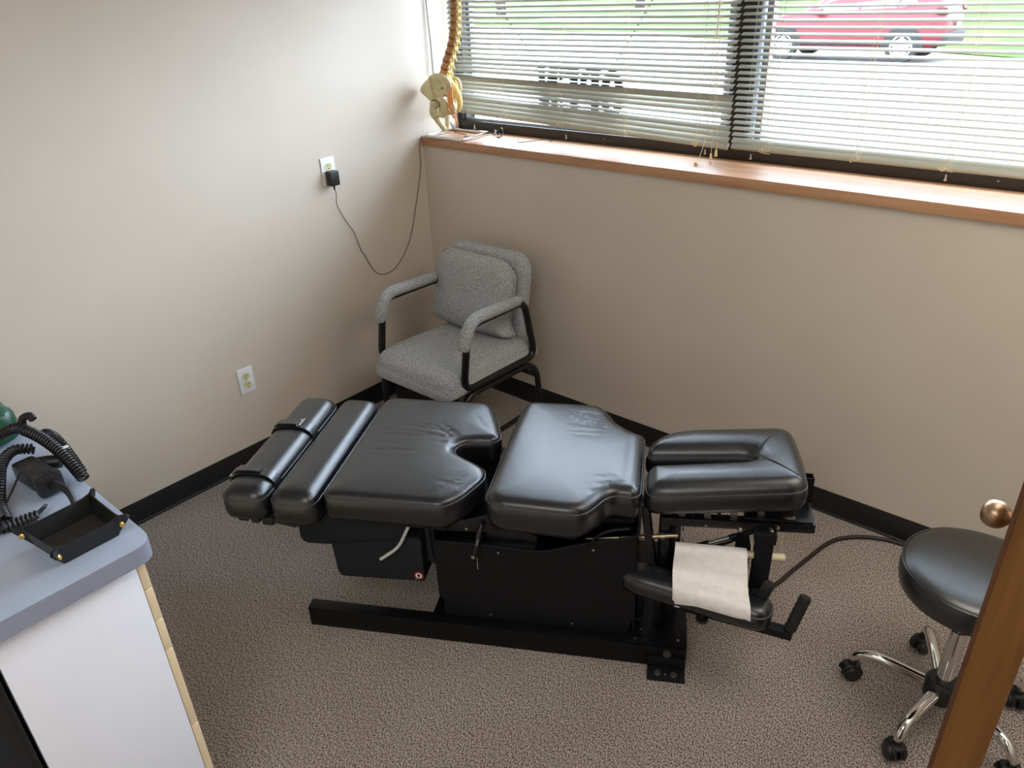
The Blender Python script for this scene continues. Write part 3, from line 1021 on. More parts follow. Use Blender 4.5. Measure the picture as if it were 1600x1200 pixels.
def hip(y0, far=False):
    poly = [tuple(p) for p in spline(WING, 3, closed=True)]

    def warp(X, Y, d):
        u = (X - 330) / 200.0
        fold = 0.016 * max(0.0, min(1.0, (225 - X) / 90.0)) ** 0.7 * (1.0 if Y < 420 else 0.4)
        bowl = 0.010 * (1 - min(1.0, ((X - 360) / 130.0) ** 2 + ((Y - 240) / 120.0) ** 2))
        low = -0.006 * max(0.0, min(1.0, (Y - 360) / 120.0))
        return bone_at(X, Y, y0 + fold + max(0.0, bowl) + low - d)
    mb, cr = pad(poly, -0.004, 0.004, r=22.0, k=0.00025, puff=0.0, step=16.0, warp=warp, bulge=2.0)
    mb.tube(cr[::2], 0.0044, 7, closed=True)
    # iliac crest ridge towards the blade edge
    mb.tube(spline([bone_at(228, 135, y0 - 0.005), bone_at(215, 200, y0 - 0.007), bone_at(222, 270, y0 - 0.008), bone_at(235, 340, y0 - 0.009), bone_at(250, 420, y0 - 0.009)], 5),
            list(np.interp(np.linspace(0, 1, 21), [0, 0.5, 1], [0.004, 0.006, 0.011])), 8)
    return mb


def ischium(y0):
    mb = MB()
    mb.tube(spline([bone_at(330, 460, y0), bone_at(385, 510, y0 - 0.008), bone_at(405, 570, y0 - 0.010), bone_at(405, 620, y0 - 0.008), bone_at(375, 630, y0 - 0.004)], 6),
            list(np.interp(np.linspace(0, 1, 25), [0, 0.5, 1], [0.017, 0.0145, 0.011])), 12)
    mb.tube(spline([bone_at(490, 300, y0 + 0.012), bone_at(498, 390, y0 + 0.016), bone_at(515, 470, y0 + 0.012), bone_at(540, 550, y0 + 0.006), bone_at(520, 605, y0 + 0.004), bone_at(470, 628, y0), bone_at(425, 625, y0 - 0.004)], 6),
            list(np.interp(np.linspace(0, 1, 37), [0, 0.35, 0.7, 1], [0.0065, 0.0070, 0.0115, 0.0085])), 10)
    mb.tube(spline([bone_at(375, 375, y0 + 0.018), bone_at(440, 360, y0 + 0.026), bone_at(490, 400, y0 + 0.024), bone_at(500, 480, y0 + 0.022), bone_at(470, 560, y0 + 0.020)], 6), 0.011, 9)
    return mb


HY = -0.016
hb = obj('hip_bone', hip(HY), M['bone'], sp)
obj('ischium', ischium(HY), M['bone'], hb)
obj('screw', MB().lathe([(0.0058, 0.0), (0.0050, 0.0025), (0.001, 0.0035)], bone_at(392, 278, HY - 0.0035 + 0.008), (0.5, -0.85, 0.1), 12), M['bolt'], hb)


def far_at(X, Y, y):
    p = bone_at(X, Y, y)
    return (p[0] + 0.052, p[1], p[2] - 0.008)


h2 = MB().tube(spline([far_at(420, 100, 0.075), far_at(480, 95, 0.07), far_at(520, 140, 0.066), far_at(535, 210, 0.064), far_at(530, 280, 0.066), far_at(500, 330, 0.07)], 6), 0.008, 10)
h2.tube(spline([far_at(440, 130, 0.085), far_at(480, 190, 0.08), far_at(470, 280, 0.08), far_at(430, 400, 0.075), far_at(420, 520, 0.07)], 6), list(np.interp(np.linspace(0, 1, 25), [0, 0.5, 1], [0.018, 0.022, 0.018])), 10)
obj('hip_bone', h2, M['bone'], sp)


def femur(pts, rads, headc, hr):
    mb = MB()
    mb.ball(headc, hr, 18)
    mb.tube(spline(pts, 6), list(np.interp(np.linspace(0, 1, 6 * (len(pts) - 1) + 1), np.linspace(0, 1, len(rads)), rads)), 14)
    return mb


f1 = femur([bone_at(262, 515, -0.026), bone_at(245, 575, -0.029), bone_at(250, 640, -0.029), bone_at(285, 715, -0.024), bone_at(335, 805, -0.018), bone_at(392, 886, -0.012)],
           [0.0175, 0.0185, 0.0205, 0.0150, 0.0118, 0.0108], bone_at(262, 512, -0.027), 0.0215)
f1.ball(bone_at(220, 600, -0.030), 0.0125, 12)
f1.tube(spline([bone_at(270, 670, -0.028), bone_at(330, 655, -0.030), bone_at(380, 672, -0.029), bone_at(385, 690, -0.026)], 5), list(np.linspace(0.0135, 0.007, 16)), 10)
obj('femur', f1, M['bone'], sp)
f2 = femur([bone_at(430, 600, 0.055), bone_at(440, 680, 0.056), bone_at(438, 750, 0.057), bone_at(434, 815, 0.058), bone_at(431, 866, 0.058)], [0.012, 0.0115, 0.0105, 0.0112, 0.0118], bone_at(415, 580, 0.055), 0.015)
obj('femur', f2, M['bone'], sp)
ac = [bone_at(265 + 68 * math.cos(a), 522 - 74 * math.sin(a), -0.040) for a in np.linspace(-0.25, 2.3, 16)]
obj('hip_socket_rim', MB().tube(ac, 0.0024, 6), M['bolt'], hb, label='dark hip socket gap')

# ================================================================== ARMCHAIR IN THE CORNER
ch = thing('armchair', 'grey fabric armchair with black tube frame in the corner under the window', 'chair', (0.58, -0.40, 0.0))


def cw_(x, y, z):
    return (x - 0.58, y + 0.40, z)


# seat: thick wrapped cushion with a waterfall front
seat_poly = fillet([(-0.235, -0.325), (0.235, -0.325), (0.225, 0.235), (-0.225, 0.235)], [0.07, 0.07, 0.04, 0.04], 7, True)


def seat_warp(x, y, z):
    t = max(0.0, (-0.18 - y) / 0.15)
    return (x, y, z + 0.008 - 0.035 * y - 0.030 * t * t)


sm, scr = pad(seat_poly, 0.375, 0.462, r=0.042, k=0.92, puff=0.010, step=0.02, warp=seat_warp, bulge=0.010, pl=0.1)
obj('seat', sm, M['fabric'], ch)
sp2, _ = pad(fillet([(-0.228, -0.285), (0.228, -0.285), (0.222, 0.19), (-0.222, 0.19)], 0.03, 5, True), 0.366, 0.392, r=0.010, k=0.9, puff=0, step=0.03,
             warp=lambda x, y, z: (x, y, z + 0.004 - 0.035 * y), bulge=0.003)
obj('seat_underside', sp2, M['fabric'], ch)


def upright(outline, thick, r, y0, z0, lean, puff=0.012, step=0.02, bow=0.0, k=0.9):
    """cushion standing up: outline (x, height), its crown facing -Y"""
    def wf(x, y, z):
        yy = -(z) + bow * (x / 0.2) ** 2 * -1
        return (x, y0 + yy * math.cos(lean) + y * math.sin(lean), z0 + y * math.cos(lean) - yy * math.sin(lean))
    return pad(outline, 0.0, thick, r=r, k=k, puff=puff, step=step, warp=wf, bulge=0.006, pl=0.09)


bk_out = fillet([(-0.215, 0.0), (0.215, 0.0), (0.235, 0.40), (0.20, 0.455), (-0.20, 0.455), (-0.235, 0.40)], [0.05, 0.05, 0.09, 0.06, 0.06, 0.09], 6, True)
bm1, _ = upright([(p[0] * 0.98 - 0.050, p[1] * 0.915) for p in bk_out], 0.058, 0.024, 0.215, 0.395, math.radians(7))
obj('backrest', bm1, M['fabric'], ch)

for s, nx in ((-1, -0.250), (1, 0.240)):
    lp = [(nx, -0.195, 0.672), (nx, 0.045, 0.665), (nx, 0.135, 0.665), (nx, 0.165, 0.52), (nx, 0.195, 0.375), (nx, 0.11, 0.372), (nx, -0.20, 0.386), (nx, -0.268, 0.398), (nx, -0.232, 0.60), (nx, -0.212, 0.665)]
    lp = [(nx, -0.170, 0.668), (nx, 0.125, 0.662), (nx, 0.185, 0.395), (nx, -0.255, 0.408), (nx, -0.215, 0.655)]
    lp = fillet(lp, [0.05, 0.05, 0.06, 0.055, 0.06], 7, True)
    sf = MB().tube(lp, 0.0155, 12, closed=True)
    obj('side_frame', sf, M['tube'], ch)
    ly = [(nx * 0.97, -0.262, 0.004), (nx * 0.97, -0.262, 0.33), (nx * 0.97, -0.215, 0.372), (nx * 0.97, 0.155, 0.362), (nx * 0.97, 0.205, 0.31), (nx * 0.97, 0.245, 0.004)]
    lg = MB().tube(fillet(ly, 0.055, 6), 0.0135, 12)
    lo_ = obj('leg_frame', lg, M['tube'], ch)
    for yy in (-0.262, 0.245):
        obj('foot_cap', MB().lathe([(0.0150, 0.0), (0.0155, 0.004), (0.0145, 0.028)], (nx * 0.97, yy, 0.0), n=14), M['rubber'], lo_)
    am = MB()
    ap = fillet([(nx, 0.085, 0.678), (nx, -0.195, 0.688), (nx, -0.238, 0.590)], 0.085, 9)
    n_ = len(ap)
    rr = [0.0245] * n_
    rr[0] = 0.012
    ap = [tuple(np.array(ap[0]) + np.array([0, 0.018, 0.0]))] + [tuple(p) for p in ap] + [tuple(np.array(ap[-1]) + np.array([0, -0.004, -0.014]))]
    rr = [0.010, 0.0225] + [0.0250] * (n_ - 1) + [0.017]
    am.tube(ap, rr, 14)
    obj('armrest_pad', am, M['fabric'], ch)
obj('crossbar', MB().obox((-0.235, 0.10, 0.362), (0.235, 0.10, 0.362), 0.022, 0.022, bev=0.004).obox((-0.235, -0.16, 0.362), (0.235, -0.16, 0.362), 0.022, 0.022, bev=0.004)
    .obox((-0.24, 0.190, 0.30), (0.235, 0.190, 0.30), 0.018, 0.018, bev=0.003), M['tube'], ch)

# loose lumbar cushion leaning on the backrest
lc_out = fillet([(-0.235, 0.0), (-0.20, 0.075), (-0.212, 0.14), (-0.222, 0.30), (-0.175, 0.375), (0.165, 0.375), (0.212, 0.31), (0.205, 0.14), (0.195, 0.075), (0.235, 0.0)],
                [0.03, 0.05, 0.05, 0.10, 0.07, 0.07, 0.10, 0.05, 0.05, 0.03], 6, True)
lct = thing('lumbar_cushion', 'grey fabric lumbar cushion leaning on the armchair backrest', 'cushion', (0.517, -0.266, 0.473))


def lum(x, y, z):
    lean = math.radians(9)
    bow = -0.045 * math.exp(-((y - 0.09) / 0.09) ** 2) * 0.45 * (z > 0.03) + 0.02 * (x / 0.2) ** 2 * (z > 0.02)
    yy = -z + bow
    return (x, yy * math.cos(lean) + y * math.sin(lean), y * math.cos(lean) - yy * math.sin(lean) * 0.6)


lm, lcr = pad([(p[0] * 1.03, p[1] * 0.86) for p in lc_out], 0.0, 0.070, r=0.045, k=0.85, puff=0.012, step=0.018, warp=lum, bulge=0.006, pl=0.08)
obj('cover', lm, M['fabric'], lct)
obj('back_flap', MB().box((-0.01, 0.036, 0.275), (0.160, 0.046, 0.334), 0.004, RX(math.radians(-8))), M['fabric'], lct)

# low black box under the armchair
bn = MB()
bp_ = fillet([(-0.128, -0.11), (0.128, -0.11), (0.128, 0.11), (-0.128, 0.11)], 0.03, 6, True)
vsn, fsn = [], []
n_ = len(bp_)
for (s_, z_) in ((0.93, 0.0), (0.95, 0.004), (1.0, 0.180), (1.025, 0.180), (1.025, 0.198), (0.97, 0.198), (0.92, 0.012)):
    vsn += [(p[0] * s_, p[1] * s_, z_) for p in bp_]
for i in range(6):
    for k in range(n_):
        fsn.append((i * n_ + k, i * n_ + (k + 1) % n_, (i + 1) * n_ + (k + 1) % n_, (i + 1) * n_ + k))
fsn += [tuple(range(n_)), tuple(6 * n_ + k for k in range(n_))]
bn.add(vsn, fsn)
bin_ = thing('waste_bin', 'low black plastic bin on the carpet under the armchair seat', 'bin', (0.215, -0.315, 0.0))
obj('bin_body', bn, M['plastic'], bin_)

# flat black cord cover on the carpet
cc = MB().prism([(-0.0165, 0.0), (0.0165, 0.0), (0.013, 0.006), (0.006, 0.0095), (-0.006, 0.0095), (-0.013, 0.006)], 0.0, 0.42, 'xz')
cco = tag(obj('cord_cover', cc, M['rubber']), 'black floor cord cover strip between the wall and the treatment table', 'cord cover')
cco.location = (0.672, -0.435, 0.0)

# ================================================================== TREATMENT TABLE
TBA = math.radians(29.8)
tb = thing('treatment_table', 'black leather chiropractic treatment table in sections on a low steel base', 'treatment table', (1.5, -1.1, 0.0), math.radians(29.8))

# base
obj('base_beam', MB().box((-0.690, -0.157, 0.0), (0.495, -0.117, 0.075), 0.0015), M['beam'], tb)
obj('base_beam', MB().box((-0.690, 0.277, 0.0), (0.495, 0.317, 0.075), 0.0015), M['beam'], tb)
obj('cross_beam', MB().box((-0.285, -0.117, 0.001), (-0.215, 0.277, 0.072), 0.0015), M['beam'], tb)
bpl = obj('base_plate', MB().box((0.300, -0.150, 0.0752), (0.496, 0.317, 0.082), 0.001).box((0.485, -0.117, 0.001), (0.4955, 0.277, 0.0755), 0.001), M['beam'], tb)
for (bx, by) in ((0.345, -0.137), (0.470, -0.128), (0.36, -0.10), (0.46, 0.0)):
    obj('screw', MB().lathe([(0.0045, 0.0), (0.0040, 0.0018), (0.001, 0.0028)], (bx, by, 0.0820), n=10), M['zinc'], bpl)
fp = obj('floor_bracket', MB().box((0.385, -0.214, 0.0), (0.494, -0.1572, 0.007), 0.001).box((0.385, -0.1645, 0.007), (0.494, -0.1572, 0.042), 0.001), M['blacksteel'], tb)
for (bx, by) in ((0.415, -0.192), (0.462, -0.194)):
    obj('hex_bolt', MB().lathe([(0.0105, 0.0), (0.0105, 0.005), (0.0090, 0.0062)], (bx, by, 0.007), n=6), M['bolt'], fp)
obj('screw', MB().lathe([(0.0040, 0.0), (0.0040, 0.003)], (0.438, -0.194, 0.007), n=8), M['zinc'], fp)
obj('boss', MB().lathe([(0.0125, 0.0), (0.0120, 0.006)], (0.440, -0.157, 0.055), (0, -1, 0), 16), M['bolt'], fp)

# motor housing: open-topped sheet steel box with a rolled lip
HF = [(-0.243, 0.0755), (0.320, 0.0755), (0.335, 0.14), (0.340, 0.445), (0.200, 0.408), (0.085, 0.366), (0.055, 0.360), (-0.097, 0.366), (-0.256, 0.362), (-0.256, 0.150), (-0.243, 0.135)]
hs = MB()
hs.prism(HF, -0.118, -0.1155, 'xz')
hs.prism(HF, 0.2755, 0.278, 'xz')
hs.box((-0.2585, -0.118, 0.15), (-0.256, 0.278, 0.362))
hs.box((-0.245, -0.1165, 0.0755), (-0.2425, 0.2765, 0.152))
hs.prism([(-0.118, 0.0755), (0.278, 0.0755), (0.278, 0.47), (0.2, 0.52), (-0.04, 0.52), (-0.118, 0.445)], 0.335, 0.340, 'yz')
ho = obj('motor_housing', hs, M['blacksteel'], tb)
lip = fillet([(-0.257, 0.279, 0.364), (-0.257, -0.119, 0.364), (-0.097, -0.119, 0.367), (0.055, -0.119, 0.361), (0.085, -0.119, 0.367), (0.200, -0.119, 0.409), (0.339, -0.119, 0.447), (0.341, -0.112, 0.535), (0.341, -0.06, 0.545)], 0.018, 5)
obj('rolled_lip', MB().tube(lip, 0.0045, 8), M['blacksteel'], ho)
for (sx, sz) in ((-0.063, 0.341), (-0.098, 0.092), (0.155, 0.092), (0.215, 0.385)):
    obj('screw', MB().lathe([(0.0042, 0.0), (0.0038, 0.0016), (0.001, 0.0024)], (sx, -0.118, sz), (0, -1, 0), 10), M['zinc'], ho)
obj('inner_deck', MB().box((-0.25, -0.113, 0.330), (0.060, 0.274, 0.336), 0.001).prism([(-0.06, 0.336), (0.33, 0.336), (0.33, 0.44), (0.20, 0.42), (0.05, 0.44), (-0.06, 0.44)], 0.02, 0.26, 'xz'), M['blacksteel'], ho)
# sloping glossy cover between pelvic and chest cushions
cv = MB().prism([(-0.245, 0.392), (-0.06, 0.402), (-0.055, 0.455), (-0.075, 0.470), (-0.205, 0.432), (-0.245, 0.420)], -0.105, 0.270, 'xz', 0.004)
cvo = obj('deck_cover', cv, M['glossblack'], tb)
obj('screw', MB().lathe([(0.0045, 0.0), (0.0040, 0.0018)], (-0.158, -0.105, 0.409), (0, -1, 0.1), 10), M['zinc'], cvo)
obj('deck_flap', MB().box((-0.112, -0.116, 0.355), (0.045, -0.02, 0.362), 0.001, None).prism([(-0.10, 0.362), (0.05, 0.362), (0.05, 0.40), (-0.04, 0.43), (-0.10, 0.43)], -0.10, 0.26, 'xz'), M['glossblack'], tb)
# drop adjuster on the front of the housing
aj = MB().tube([(-0.107, -0.118, 0.440), (-0.110, -0.136, 0.428), (-0.114, -0.140, 0.408)], 0.0085, 10)
ajo = obj('drop_adjuster', aj, M['plastic'], tb)
obj('adjuster_sleeve', MB().tube([(-0.1135, -0.140, 0.411), (-0.121, -0.141, 0.378)], 0.0052, 10), M['zinc'], ajo, label='shiny sleeve')
obj('adjuster_grip', MB().tube([(-0.120, -0.141, 0.381), (-0.129, -0.143, 0.348)], [0.0082, 0.0088], 12), M['plastic'], ajo)
obj('adjuster_cap', MB().lathe([(0.0095, 0.0), (0.0095, 0.006), (0.0085, 0.008)], (-0.130, -0.144, 0.344), (-0.1, -1.0, 0.15), 16), M['plastic'], ajo)
obj('cap_disc', MB().lathe([(0.0058, 0.0), (0.0052, 0.002)], (-0.1308, -0.152, 0.3455), (-0.1, -1.0, 0.15), 14), M['zinc'], ajo)
sc_ = MB()
for k in range(7):
    z_ = 0.328 - k * 0.0085
    sc_.box((-0.1292, -0.1186, z_ - 0.0058), (-0.1276 - (0.0006 if k % 2 else 0), -0.1181, z_))
obj('scale_marks', sc_, M['white'], ho, label='fine white printed marks under the adjuster')

# leg section covers
UC = [(-0.687, 0.470), (-0.687, 0.322), (-0.672, 0.308), (-0.580, 0.313), (-0.400, 0.336), (-0.360, 0.352), (-0.335, 0.385), (-0.325, 0.420), (-0.310, 0.470)]
obj('upper_cover', MB().prism(fillet(UC, 0.010, 3, True), -0.1185, 0.275, 'xz', 0.002), M['navysteel'], tb)
LC = [(-0.586, 0.316), (-0.580, 0.205), (-0.570, 0.191), (-0.299, 0.203), (-0.297, 0.366), (-0.34, 0.372), (-0.40, 0.345)]
lcv = obj('lower_cover', MB().prism(fillet(LC, [0.004, 0.01, 0.01, 0.004, 0.008, 0.01, 0.01], 3, True), -0.1215, 0.270, 'xz', 0.0015), M['navysteel'], tb)
dc = obj('decal', MB().lathe([(0.0148, 0.0), (0.0148, 0.0006)], (-0.316, -0.1215, 0.224), (0, -1, 0), 28), M['red'], lcv, label='round red and white warning decal')
ow = MB()
ow.lathe([(0.0100, 0.0), (0.0100, 0.0004)], (-0.316, -0.1221, 0.2245), (0, -1, 0), 24)
obj('decal_white', ow, M['white'], dc)
kb = MB()
kb.prism([(-0.316 + 0.0042 * math.cos(a), 0.2245 + 0.0062 * math.sin(a)) for a in np.linspace(0, 2 * PI, 16, endpoint=False)], -0.1225, -0.1229, 'xz')
kb.box((-0.3205, -0.1229, 0.228), (-0.3115, -0.1225, 0.2295))
obj('decal_mark', kb, M['hole'], dc)
obj('screw', MB().lathe([(0.0036, 0.0), (0.0034, 0.0014)], (-0.325, -0.1215, 0.210), (0, -1, 0), 10), M['zinc'], lcv)
bk = MB().box((-0.294, -0.095, 0.255), (-0.262, 0.21, 0.470), 0.008).tube(fillet([(-0.281, -0.098, 0.465), (-0.278, -0.100, 0.30), (-0.264, -0.098, 0.262)], 0.02, 4), 0.007, 8)
obj('hinge_boot', bk, M['rubber'], tb)
wl = MB().tube(fillet([(-0.300, -0.130, 0.475), (-0.357, -0.150, 0.352), (-0.417, -0.156, 0.306)], 0.03, 6), 0.0052, 10)
obj('release_lever', wl, M['lever'], tb, label='bent light grey release lever')

# cushions ---------------------------------------------------------
def cushion(name, poly, z0, z1, parent=tb, seam=True, **kw):
    mb, cr = pad(poly, z0, z1, **kw)
    o = obj(name, mb, M['leather'], parent, angle=100)
    if seam:
        obj('seam', MB().tube(cr, 0.0020, 6, closed=True), M['thread'], o)
    return o


def stadium(u0, u1, v0, v1, r0, r1):
    return fillet([(u0, v0), (u1, v0), (u1, v1), (u0, v1)], [r0, r0, r1, r1], 9, True)


fc1 = cushion('foot_cushion', stadium(-0.866, -0.728, -0.215, 0.375, 0.050, 0.055), 0.458, 0.552, r=0.036, puff=0.010, seed=3, pl=0.03, step=0.012)
fc2 = cushion('foot_cushion', stadium(-0.712, -0.571, -0.215, 0.377, 0.042, 0.048), 0.458, 0.552, r=0.036, puff=0.010, seed=4, pl=0.03, step=0.012)
obj('foot_board', MB().box((-0.845, -0.175, 0.440), (-0.58, 0.335, 0.458), 0.003).box((-0.80, -0.10, 0.405), (-0.60, 0.26, 0.440), 0.004), M['blacksteel'], tb)
for vv_ in (0.155, -0.115):
    st_ = MB()
    sec = [(-0.8735, 0.462), (-0.8735, 0.530), (-0.862, 0.552), (-0.842, 0.5645), (-0.797, 0.5672), (-0.752, 0.5645), (-0.732, 0.552), (-0.7215, 0.530), (-0.7215, 0.462)]
    sec = fillet(sec, 0.02, 4)
    t_ = [(p[0], p[1]) for p in sec]
    inn = [(p[0] + (-0.797 - p[0]) * 0.03, p[1] - 0.0045) for p in sec]
    st_.prism(t_ + inn[::-1], vv_ - 0.019, vv_ + 0.019, 'xz')
    so = obj('ankle_strap', st_, M['leather_soft'], fc1, label='black leather ankle strap')
    lp_ = MB().prism([(-0.860, 0.559), (-0.842, 0.5720), (-0.797, 0.5750), (-0.770, 0.5740), (-0.770, 0.5705), (-0.797, 0.5710), (-0.842, 0.5680), (-0.858, 0.556)], vv_ - 0.015, vv_ + 0.012, 'xz')
    obj('strap_end', lp_, M['leather_soft'], fc1)
    bx = -0.772 if vv_ > 0 else -0.864
    bz_ = 0.571 if vv_ > 0 else 0.551
    obj('buckle', MB().tube([(bx - 0.002, vv_ - 0.021, bz_), (bx - 0.002, vv_ + 0.021, bz_), (bx + 0.008, vv_ + 0.021, bz_ + 0.003), (bx + 0.008, vv_ - 0.021, bz_ + 0.003)], 0.0018, 6, closed=True), M['zinc'], fc1, label='metal strap buckle')
hg = MB()
for i, (a, b) in enumerate(((-0.83, -0.80), (-0.79, -0.765), (-0.755, -0.72))):
    hg.box((a, -0.195, 0.436 - 0.004 * i), (b, -0.150, 0.456), 0.003)
hg.prism([(-0.72, 0.452), (-0.60, 0.448), (-0.655, 0.425), (-0.73, 0.438)], -0.19, -0.186, 'xz')
obj('strap_tails', hg, M['rubber'], tb)

PV = [(-0.545, -0.200), (-0.196, -0.200), (-0.155, -0.160), (-0.112, -0.065), (-0.108, -0.035), (-0.120, -0.005), (-0.160, 0.022), (-0.200, 0.045), (-0.226, 0.065), (-0.234, 0.090), (-0.226, 0.112),
      (-0.205, 0.130), (-0.165, 0.142), (-0.125, 0.142), (-0.103, 0.165), (-0.120, 0.230), (-0.165, 0.345), (-0.190, 0.374), (-0.525, 0.374), (-0.547, 0.350)]
PVr = [0.028, 0.02, 0.05, 0.03, 0.025, 0.025, 0.03, 0.022, 0.018, 0.016, 0.018, 0.022, 0.03, 0.015, 0.018, 0.08, 0.025, 0.03, 0.032, 0.02]
PV = fillet(PV, PVr, 6, True)
WR = [((-0.50, 0.075), (-0.40, 0.070), 0.0045, 0.0012), ((-0.47, 0.030), (-0.33, 0.040), 0.0040, 0.0022), ((-0.50, 0.115), (-0.27, 0.130), 0.0050, 0.0020), ((-0.42, 0.155), (-0.24, 0.128), 0.0045, 0.0024),
      ((-0.44, 0.185), (-0.25, 0.160), 0.0050, 0.0026), ((-0.40, 0.200), (-0.27, 0.180), 0.004, 0.0020), ((-0.31, 0.180), (-0.235, 0.125), 0.0045, 0.0030), ((-0.30, 0.205), (-0.225, 0.135), 0.0045, 0.0026),
      ((-0.29, 0.10), (-0.24, 0.098), 0.004, 0.0022), ((-0.49, 0.150), (-0.43, 0.147), 0.004, 0.0014), ((-0.24, -0.17), (-0.15, -0.06), 0.004, 0.0012), ((-0.25, -0.10), (-0.14, -0.12), 0.004, 0.0010),
      ((-0.50, 0.005), (-0.44, 0.0), 0.004, 0.0010), ((-0.21, 0.28), (-0.16, 0.20), 0.004, 0.0012)]
cushion('pelvic_cushion', PV, 0.478, 0.568, r=0.022, k=0.75, puff=0.006, step=0.0085, wrinkles=WR, seed=5)
obj('pelvic_board', MB().prism([(-0.535, -0.185), (-0.195, -0.185), (-0.13, -0.06), (-0.24, 0.05), (-0.24, 0.12), (-0.13, 0.17), (-0.19, 0.36), (-0.535, 0.36)], 0.462, 0.478, 'xy'), M['blacksteel'], tb)

CH = [(-0.078, -0.170), (-0.040, -0.200), (0.160, -0.208), (0.196, -0.198), (0.222, -0.162), (0.244, -0.122), (0.272, -0.103), (0.322, -0.108), (0.338, -0.09), (0.340, 0.20), (0.318, 0.206), (0.276, 0.240), (0.246, 0.272),
      (0.222, 0.325), (0.190, 0.368), (-0.030, 0.368), (-0.058, 0.342), (-0.070, 0.15)]
CHr = [0.03, 0.03, 0.02, 0.02, 0.03, 0.03, 0.025, 0.012, 0.012, 0.012, 0.015, 0.04, 0.03, 0.03, 0.03, 0.03, 0.03, 0.2]
CH = fillet(CH, CHr, 6, True)
WC = [((0.10, 0.30 - 0.018 * i), (0.235, 0.285 - 0.019 * i), 0.0042, 0.0016) for i in range(5)]
WC += [((0.20, -0.125), (0.285, -0.085), 0.0045, 0.0016), ((0.215, -0.09), (0.30, -0.068), 0.0045, 0.0014), ((0.20, -0.06), (0.27, -0.045), 0.004, 0.0010), ((0.05, 0.12), (0.055, 0.08), 0.004, 0.0010),
       ((0.10, 0.18), (0.24, 0.19), 0.0045, 0.0011), ((0.11, 0.155), (0.22, 0.16), 0.0045, 0.0009), ((0.30, 0.18), (0.30, -0.06), 0.006, 0.0014)]
cushion('chest_cushion', CH, 0.492, 0.590, r=0.026, k=0.8, puff=0.007, step=0.0085, wrinkles=WC, seed=6)
obj('chest_board', MB().prism([(-0.06, -0.17), (0.17, -0.185), (0.23, -0.10), (0.325, -0.09), (0.325, 0.18), (0.22, 0.28), (0.18, 0.35), (-0.045, 0.35)], 0.472, 0.492, 'xy'), M['blacksteel'], tb)
obj('chest_hook', MB().tube(fillet([(0.205, -0.125, 0.405), (0.225, -0.126, 0.445), (0.260, -0.12, 0.462), (0.315, -0.115, 0.470)], 0.03, 5), 0.0045, 8), M['blacksteel'], tb)

# head piece: two long cushions joined at the far end around the face slot
SLOPE = 0.125
def head_warp(x, y, z):
    return (x, y, z + SLOPE * (x - 0.345))


HD = [(0.352, -0.060), (0.362, -0.090), (0.400, -0.100), (0.735, -0.092), (0.768, -0.075), (0.772, 0.040), (0.764, 0.185), (0.735, 0.212), (0.480, 0.222), (0.400, 0.205), (0.355, 0.150), (0.352, 0.110),
      (0.358, 0.098), (0.620, 0.084), (0.645, 0.074), (0.645, 0.052), (0.620, 0.040), (0.370, 0.035), (0.354, 0.018)]
HDr = [0.02, 0.03, 0.03, 0.02, 0.02, 0.05, 0.025, 0.025, 0.06, 0.04, 0.03, 0.012, 0.012, 0.02, 0.015, 0.015, 0.02, 0.015, 0.012]
HD = fillet(HD, HDr, 6, True)
hc = cushion('head_cushion', HD, 0.506, 0.592, r=0.030, k=0.9, puff=0.012, step=0.0085, seed=8, warp=head_warp, pl=0.03, bulge=0.005)
hsm = MB()
for pts in ([(0.655, 0.085), (0.69, 0.13), (0.728, 0.180)], [(0.655, 0.045), (0.70, -0.005), (0.746, -0.054)]):
    def zz(u, v):
        return 0.6025 + SLOPE * (u - 0.345)
    pp = spline([(u, v, zz(u, v) + (-0.0005, 0.0015, -0.0055)[i]) for i, (u, v) in enumerate(pts)], 6)
    hsm.tube(pp, 0.0016, 6)
obj('mitre_seam', hsm, M['thread'], hc)

# head frame
fr = MB()
for vv_ in (-0.062, 0.160):
    fr.obox((0.40, vv_, 0.475), (0.805, vv_, 0.490), 0.030, 0.026, bev=0.002)
fr.obox((0.790, -0.076, 0.492), (0.790, 0.175, 0.492), 0.030, 0.026, bev=0.002)
fr.obox((0.43, -0.062, 0.475), (0.43, 0.160, 0.475), 0.030, 0.026, bev=0.002)
hf = obj('head_frame', fr, M['glossblack'], tb)
obj('frame_plate', MB().prism([(0.62, -0.074), (0.798, -0.074), (0.798, 0.172), (0.62, 0.172)], 0.506, 0.511, 'xy'), M['glossblack'], hf)
sq = MB()
for (a, b, c_, d) in ((-0.0135, -0.0135, -0.0105, 0.0135), (0.0105, -0.0135, 0.0135, 0.0135), (-0.0135, -0.0135, 0.0135, -0.0105), (-0.0135, 0.0105, 0.0135, 0.0135)):
    sq.box((0.791 + a, 0.032 + b, 0.511), (0.791 + c_, 0.032 + d, 0.590))
obj('accessory_socket', sq, M['glossblack'], hf, label='open square tube socket')
for i in range(7):
    u_ = 0.445 + i * 0.035
    obj('spacer', MB().box((u_, -0.060, 0.4905 + 0.0013 * i * 1.0), (u_ + (0.010 if i % 2 else 0.018), -0.045, 0.508 + 0.004 * i * 0.9)), M['glossblack'] if i % 2 else M['zinc'], hf)
for (u_, z_, r_) in ((0.520, 0.480, 0.0055), (0.611, 0.474, 0.0078), (0.694, 0.476, 0.0072), (0.708, 0.490, 0.0055)):
    b_ = MB().lathe([(r_, 0.0), (r_, 0.007), (r_ * 0.7, 0.010)], (u_, -0.077, z_), (0, -1, 0), 14)
    obj('bolt', b_, M['zinc'], hf)
